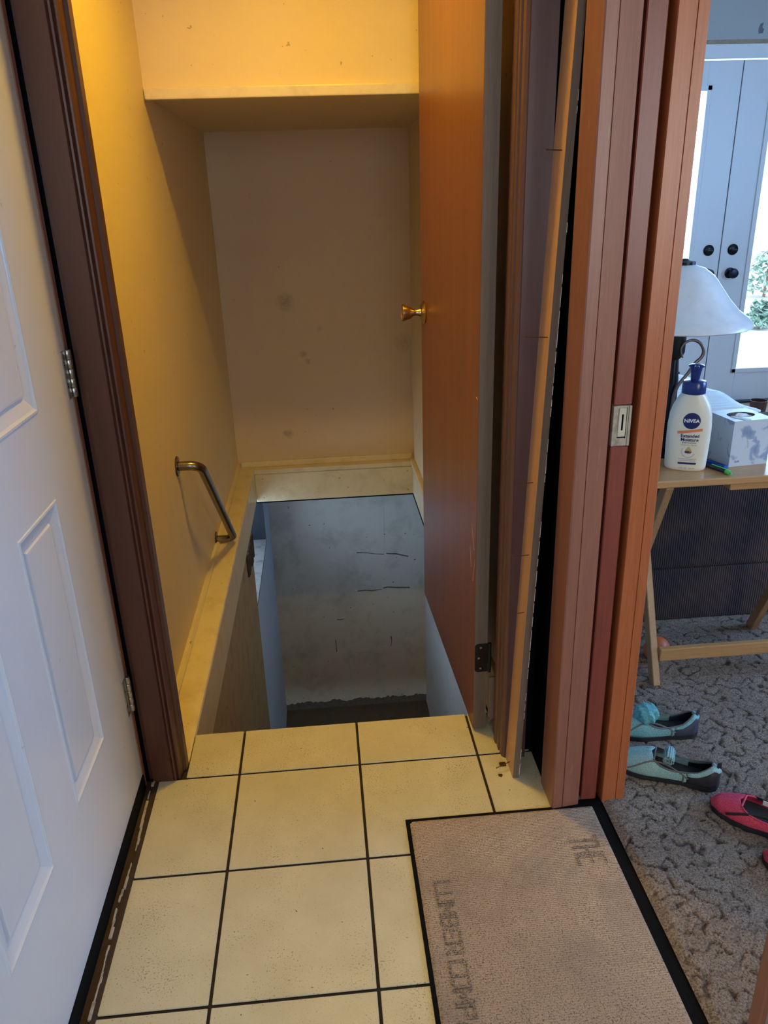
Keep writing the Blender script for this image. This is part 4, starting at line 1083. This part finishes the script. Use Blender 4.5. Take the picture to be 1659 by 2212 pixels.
# torn plastic film and tissue
tt = MB(); b = tt.bm; G_ = []
for i in range(9):
    row = []
    for j in range(9):
        u, v = i / 8 - 0.5, j / 8 - 0.5
        hgt = 0.014 * math.exp(-(u * u * 8 + v * v * 30)) + 0.004 * math.sin(i * 1.7) * math.cos(j * 2.1)
        row.append(b.verts.new((u * 0.062 * (1 - 0.3 * abs(v)), v * 0.03, H_ - 0.008 + hgt)))
    G_.append(row)
for i in range(8):
    for j in range(8): b.faces.new((G_[i][j], G_[i + 1][j], G_[i + 1][j + 1], G_[i][j + 1]))
tt.build('tissue', M['tissue'], tbx, smooth=True)
ft_ = MB().prism([(-0.040, -0.010), (-0.020, -0.026), (-0.006, -0.052), (-0.024, -0.054)], H_ + 0.0002, H_ + 0.0012, 'Z')
ft_.build('torn_flap', M['tissue'], tbx)
me_l = text_mesh('Soft', 0.009, 0.0); place_text('lettering', me_l, M['blue_pen'], tbx, Matrix.Translation((-0.034, -s_ - 0.0006, 0.014)) @ Matrix.Rotation(HP, 4, 'X'))

# ================================================================== PENS, PAPER
def pen(name, x0, y0, x1, y1, mat, lab, flatw, clip=None):
    a = Vector((x0, y0, 0)); c = Vector((x1, y1, 0)); d = c - a; L = d.length; rz = math.atan2(d.y, d.x)
    e = empty(name, (x0, y0, TZ + 0.0006), rz, lab, 'pen', 'pens beside the tissue box')
    if flatw:
        MB().box(0, L, -0.0075, 0.0075, 0.0, 0.010, 0.002, 2).build('barrel', mat, e)
        MB().box(L * 0.35, L - 0.004, -0.0025, 0.0025, 0.0095, 0.0115, 0.0005).build('clip', M['navy'], e)
    else:
        MB().lathe([(0.001, 0.0), (0.0045, 0.012), (0.0052, 0.02), (0.0052, L - 0.006), (0.0035, L - 0.002)], 16, Matrix.Translation((0, 0, 0.0054)) @ Matrix.Rotation(HP, 4, 'Y')).build('barrel', mat, e, smooth=True)
        cb2 = MB().box(L - 0.058, L - 0.006, -0.0022, 0.0022, 0.0108, 0.0128, 0.0008)
        cb2.lathe([(0.0052, L - 0.012), (0.0060, L - 0.009), (0.0060, L - 0.002), (0.004, L + 0.001)], 16, Matrix.Translation((0, 0, 0.0054)) @ Matrix.Rotation(HP, 4, 'Y'))
        cb2.build('clip', M['green'], e, smooth=True)
        MB().lathe([(0.003, L), (0.003, L + 0.006), (0.002, L + 0.007)], 12, Matrix.Translation((0, 0, 0.0054)) @ Matrix.Rotation(HP, 4, 'Y')).build('push_button', M['green'], e, smooth=True)
pen('pen', 0.955, 0.335, 0.992, 0.228, M['blue_pen'], 'flat bright blue pen against the tissue box', True)
pen('pen', 0.938, 0.300, 0.981, 0.188, M['dark_pen'], 'dark pen with lime green clip at the table edge', False)
pp = MB().prism([(0, 0), (0.055, -0.012), (0.11, 0.02), (0.10, 0.06), (0.03, 0.05)], 0, 0.0012, 'Z').build('paper', M['tissue'], None)
pp.location = (1.118, 0.195, TZ + 0.0008); tag(pp, 'small white paper on the folding table right of the tissue box', 'paper')

# ================================================================== ORANGE TOY
ob = empty('dog_toy', (0.925, 0.352, 0.048), 0, 'round orange rubber toy with a hole on the carpet behind the table leg', 'toy')
prf = [(0.012, -0.030)] + [(0.040 * math.cos(math.radians(a)), 0.036 * math.sin(math.radians(a))) for a in range(-62, 63, 8)] + [(0.012, 0.030), (0.010, 0.0)]
RM = Matrix.Rotation(math.radians(100), 4, 'X') @ Matrix.Rotation(math.radians(25), 4, 'Y')
MB().lathe(prf + [(0.012, -0.030)], 36, RM, cap=False).build('ball', M['orange_rubber'], ob, smooth=True)
MB().lathe([(0.014, 0.025), (0.017, 0.031), (0.012, 0.036), (0.009, 0.030)], 20, RM, cap=False).build('rim', plain('dark_orange', (0.25, 0.05, 0.02), 0.5), ob, smooth=True)

# ================================================================== SHOES
def shoe(name, heel, toe, label, cfg, group):
    """low slip-on water shoe; local +x = toward heel, origin at toe"""
    hx, hy = heel; tx, ty = toe
    L = math.hypot(hx - tx, hy - ty); rz = math.atan2(hy - ty, hx - tx)
    e = empty(name, (tx, ty, 0.0105), rz, label, 'shoe', group)
    side = cfg.get('side', 1)
    def hw(t):   # half width
        P = [(0, 0.0), (0.03, 0.017), (0.10, 0.031), (0.22, 0.041), (0.34, 0.043), (0.5, 0.037), (0.66, 0.031), (0.82, 0.032), (0.92, 0.029), (0.98, 0.017), (1.0, 0.0)]
        for (a, w0), (c, w1) in zip(P[:-1], P[1:]):
            if t <= c: return (w0 + (w1 - w0) * (t - a) / (c - a)) * cfg.get('w', 1.0)
        return 0
    def hh(t):
        P = cfg['height']
        for (a, w0), (c, w1) in zip(P[:-1], P[1:]):
            if t <= c: return w0 + (w1 - w0) * (t - a) / (c - a)
        return P[-1][1]
    def cyy(t): return side * 0.006 * math.sin(t * math.pi)
    NT, NA = 44, 28
    o0, o1 = cfg.get('open', (0.36, 0.93)); SZ = 0.010
    def tpar(i): u = i / NT; return 0.5 - 0.5 * math.cos(math.pi * u)
    def amax(t):  # opening half-angle
        if t < o0 or t > o1: return 0
        q = (t - o0) / (o1 - o0)
        return math.radians(58) * math.sin(math.pi * min(1, max(0, q)) ** 0.75) ** 0.55
    def pt(t, a, k=1.0):
        c, s = math.cos(a), math.sin(a)
        w = hw(t); h = hh(t)
        bulge = 1.06 if 0.3 < s < 0.9 else 1.0
        return Vector((t * L, cyy(t) + w * k * math.copysign(abs(c) ** 0.8, c), SZ + (h - SZ) * k * max(0, s) ** 0.85))
    def strip(a0f, a1f, i0, i1, mat, nm, na=12, k=1.0):
        m = MB(); rows_ = []
        for i in range(i0, i1 + 1):
            t = tpar(i); rows_.append([m.bm.verts.new(pt(t, a0f(t) + (a1f(t) - a0f(t)) * j / na, k)) for j in range(na + 1)])
        for r1, r2 in zip(rows_[:-1], rows_[1:]):
            for j in range(na):
                try: m.bm.faces.new((r1[j], r2[j], r2[j + 1], r1[j + 1]))
                except Exception: pass
        bmesh.ops.remove_doubles(m.bm, verts=m.bm.verts, dist=2e-5)
        o = m.build(nm, mat, e, smooth=True)
        sd = o.modifiers.new('t', 'SOLIDIFY'); sd.thickness = 0.0022; sd.offset = -1
        return o
    ih = next(i for i in range(NT) if tpar(i) >= cfg.get('heel_t', 0.70))
    A0 = lambda t: 0.0
    L1 = lambda t: HP - amax(t); R1 = lambda t: HP + amax(t); A1 = lambda t: math.pi
    strip(A0, L1, 0, ih, cfg['upper'], 'upper'); strip(R1, A1, 0, ih, cfg['upper'], 'upper')
    # heel part: lower dark cup and upper fabric band
    top = cfg.get('cup', 0.62)
    LC = lambda t: (HP - amax(t)) * top; RC = lambda t: math.pi - (math.pi - HP - amax(t)) * top
    strip(A0, LC, ih, NT, cfg['heel'], 'heel_cup', 8, 1.015); strip(RC, A1, ih, NT, cfg['heel'], 'heel_cup', 8, 1.015)
    strip(LC, L1, ih, NT, cfg['upper'], 'ankle_band', 6); strip(R1, RC, ih, NT, cfg['upper'], 'ankle_band', 6)
    # piping round opening
    loop = []
    idx = [i for i in range(NT + 1) if o0 < tpar(i) < o1]
    for i in idx: loop.append(pt(tpar(i), HP - amax(tpar(i)), 1.01))
    for i in idx[::-1]: loop.append(pt(tpar(i), HP + amax(tpar(i)), 1.01))
    MB().tube(loop, 0.0022, 8, closed=True).build('piping', cfg['pipe'], e, smooth=True)
    # decorative side piping
    for sg in (0, 1):
        l2 = []
        for k in range(17):
            t = 0.16 + 0.56 * k / 16
            a = math.radians(14 + 38 * math.sin(math.pi * min(1, (k / 16) * 1.0)) )
            l2.append(pt(t, a if sg == 0 else math.pi - a, 1.012))
        MB().tube(l2, cfg.get('pw', 0.002), 8, flat=0.5).build('side_piping', cfg['pipe2'], e, smooth=True)
        l3 = []
        for k in range(9):
            t0 = cfg.get('heel_t', 0.70); a = (HP - amax(t0)) * top * (k / 8)
            l3.append(pt(t0 - 0.02 + 0.0 * k, a if sg == 0 else math.pi - a, 1.02))
        MB().tube(l3, 0.002, 8).build('side_piping', cfg['pipe2'], e, smooth=True)
    # sole
    ol = []
    for k in range(60):
        u = k / 60 * 2
        if u < 1: t = 0.5 - 0.5 * math.cos(math.pi * u); ol.append((t * L, cyy(t) + hw(t) * 1.07 + (0.0 if 0.001 < t < 0.999 else 0)))
        else: t = 0.5 - 0.5 * math.cos(math.pi * (2 - u)); ol.append((t * L, cyy(t) - hw(t) * 1.07))
    so_ = MB().prism(ol, 0.0, SZ + 0.002, 'Z').build('sole', cfg['sole'], e)
    MB().prism([(a, b * 0.9) for a, b in ol], SZ + 0.0022, SZ + 0.004, 'Z').build('insole', M['shoe_inner'], e)
    # pull tab
    hz = hh(0.985)
    tb_ = MB().tube([(L * 0.965, cyy(1) - 0.004, hz - 0.004), (L * 0.972, cyy(1) - 0.002, hz + 0.016), (L * 0.985, cyy(1) + 0.002, hz + 0.017), (L * 0.995, cyy(1) + 0.003, hz - 0.012)], 0.0028, 8, flat=0.5)
    tb_.build('pull_tab', cfg['tab'], e, smooth=True)
    return e, pt, L
aq = dict(upper=M['aqua_light'], heel=M['shoe_black'], pipe=M['shoe_grey'], pipe2=M['shoe_grey'], sole=M['shoe_black'], tab=M['shoe_black'],
          height=[(0, 0.014), (0.05, 0.030), (0.2, 0.045), (0.36, 0.058), (0.6, 0.050), (0.8, 0.048), (0.93, 0.060), (1.0, 0.050)])
e1, pt1, L1_ = shoe('water_shoe', (0.849, -0.196), (0.632, -0.078), 'pale aqua water shoe with black heel, nearer the doorway, beside the pink shoes', aq, 'aqua water shoes')
aq2 = dict(aq); aq2['upper'] = M['aqua']; aq2['heel'] = M['shoe_navy']; aq2['side'] = -1; aq2['tab'] = M['shoe_navy']
e2, pt2, L2_ = shoe('water_shoe', (0.893, 0.008), (0.662, 0.048), 'darker aqua water shoe stuffed with a balled aqua sock, farther from the mat', aq2, 'aqua water shoes')
# rolled insole in the near shoe
rl = []
for k in range(40):
    a = k / 39 * 4.6 * math.pi; r = 0.003 + 0.0105 * k / 39
    rl.append((r * math.cos(a), r * math.sin(a)))
rm_ = MB()
for i in range(39):
    a, c = rl[i], rl[i + 1]
    rm_.quad((a[0], -0.022, a[1]), (c[0], -0.022, c[1]), (c[0], 0.022, c[1]), (a[0], 0.022, a[1]))
ro = rm_.build('tongue_roll', M['aqua_light'], e1, smooth=True); ro.location = (L1_ * 0.52, 0.004, 0.052)
sd = ro.modifiers.new('t', 'SOLIDIFY'); sd.thickness = 0.0022
# balled sock in the far shoe
def sock_ball():
    m = MB(); b = bmesh.new(); bmesh.ops.create_icosphere(b, subdivisions=4, radius=0.030)
    for v in b.verts:
        n_ = v.co.normalized(); v.co = n_ * (0.030 + 0.0025 * math.sin(9 * n_.x + 3 * n_.z) + 0.002 * math.sin(13 * n_.y + 5 * n_.x)); v.co.z *= 0.85; v.co.x *= 0.95
        if abs(n_.x) < 0.08: v.co *= 0.93
    m.merge(b); o = m.build('sock', M['aqua_terry'], None, smooth=True); return o
sk = sock_ball(); sk.location = (0.752, 0.014, 0.077); tag(sk, 'balled aqua sock tucked on the farther water shoe', 'sock')
pk = dict(upper=M['pink'], heel=M['pink'], pipe=M['pink'], pipe2=M['shoe_black'], sole=M['shoe_black'], tab=M['shoe_black'], pw=0.0036, open=(0.24, 0.93),
          height=[(0, 0.016), (0.06, 0.032), (0.24, 0.044), (0.6, 0.046), (0.8, 0.050), (0.93, 0.062), (1.0, 0.052)])
e3, pt3, L3_ = shoe('water_shoe', (1.000, -0.425), (0.803, -0.245), 'hot pink water shoe with black stripe, the one touching the aqua shoe', pk, 'pink water shoes')
tg_ = MB().box(-0.008, 0.008, -0.0006, 0.0006, -0.006, 0.006).build('care_tag', M['white_ink'], e3); tg_.location = (L3_ * 0.42, 0.027, 0.038)
e4, pt4, L4_ = shoe('water_shoe', (1.02, -0.60), (0.838, -0.408), 'hot pink water shoe cut off by the picture edge, nearest the viewer', pk, 'pink water shoes')

# small debris on the tiles
for (x, y, s1) in ((0.357, -0.048, 0.007), (0.345, -0.085, 0.005), (0.46, -0.045, 0.004)):
    m = MB()
    for k in range(4): m.box(random.uniform(-s1, s1), random.uniform(-s1, s1) + 0.004, random.uniform(-s1, 0), random.uniform(0, s1) + 0.002, 0, 0.0015 + random.random() * 0.002)
    o = m.build('debris', M['nail'] if x < 0.4 else M['white_ink'], None); o.location = (x, y, 0.0003)
    tag(o, 'brown dried leaf crumb on the tile by the leaning board' if y > -0.06 and x < 0.4 else ('brown crumb on the tile grout nearer the mat' if x < 0.4 else 'white plaster crumb in the dark recess'), 'debris')
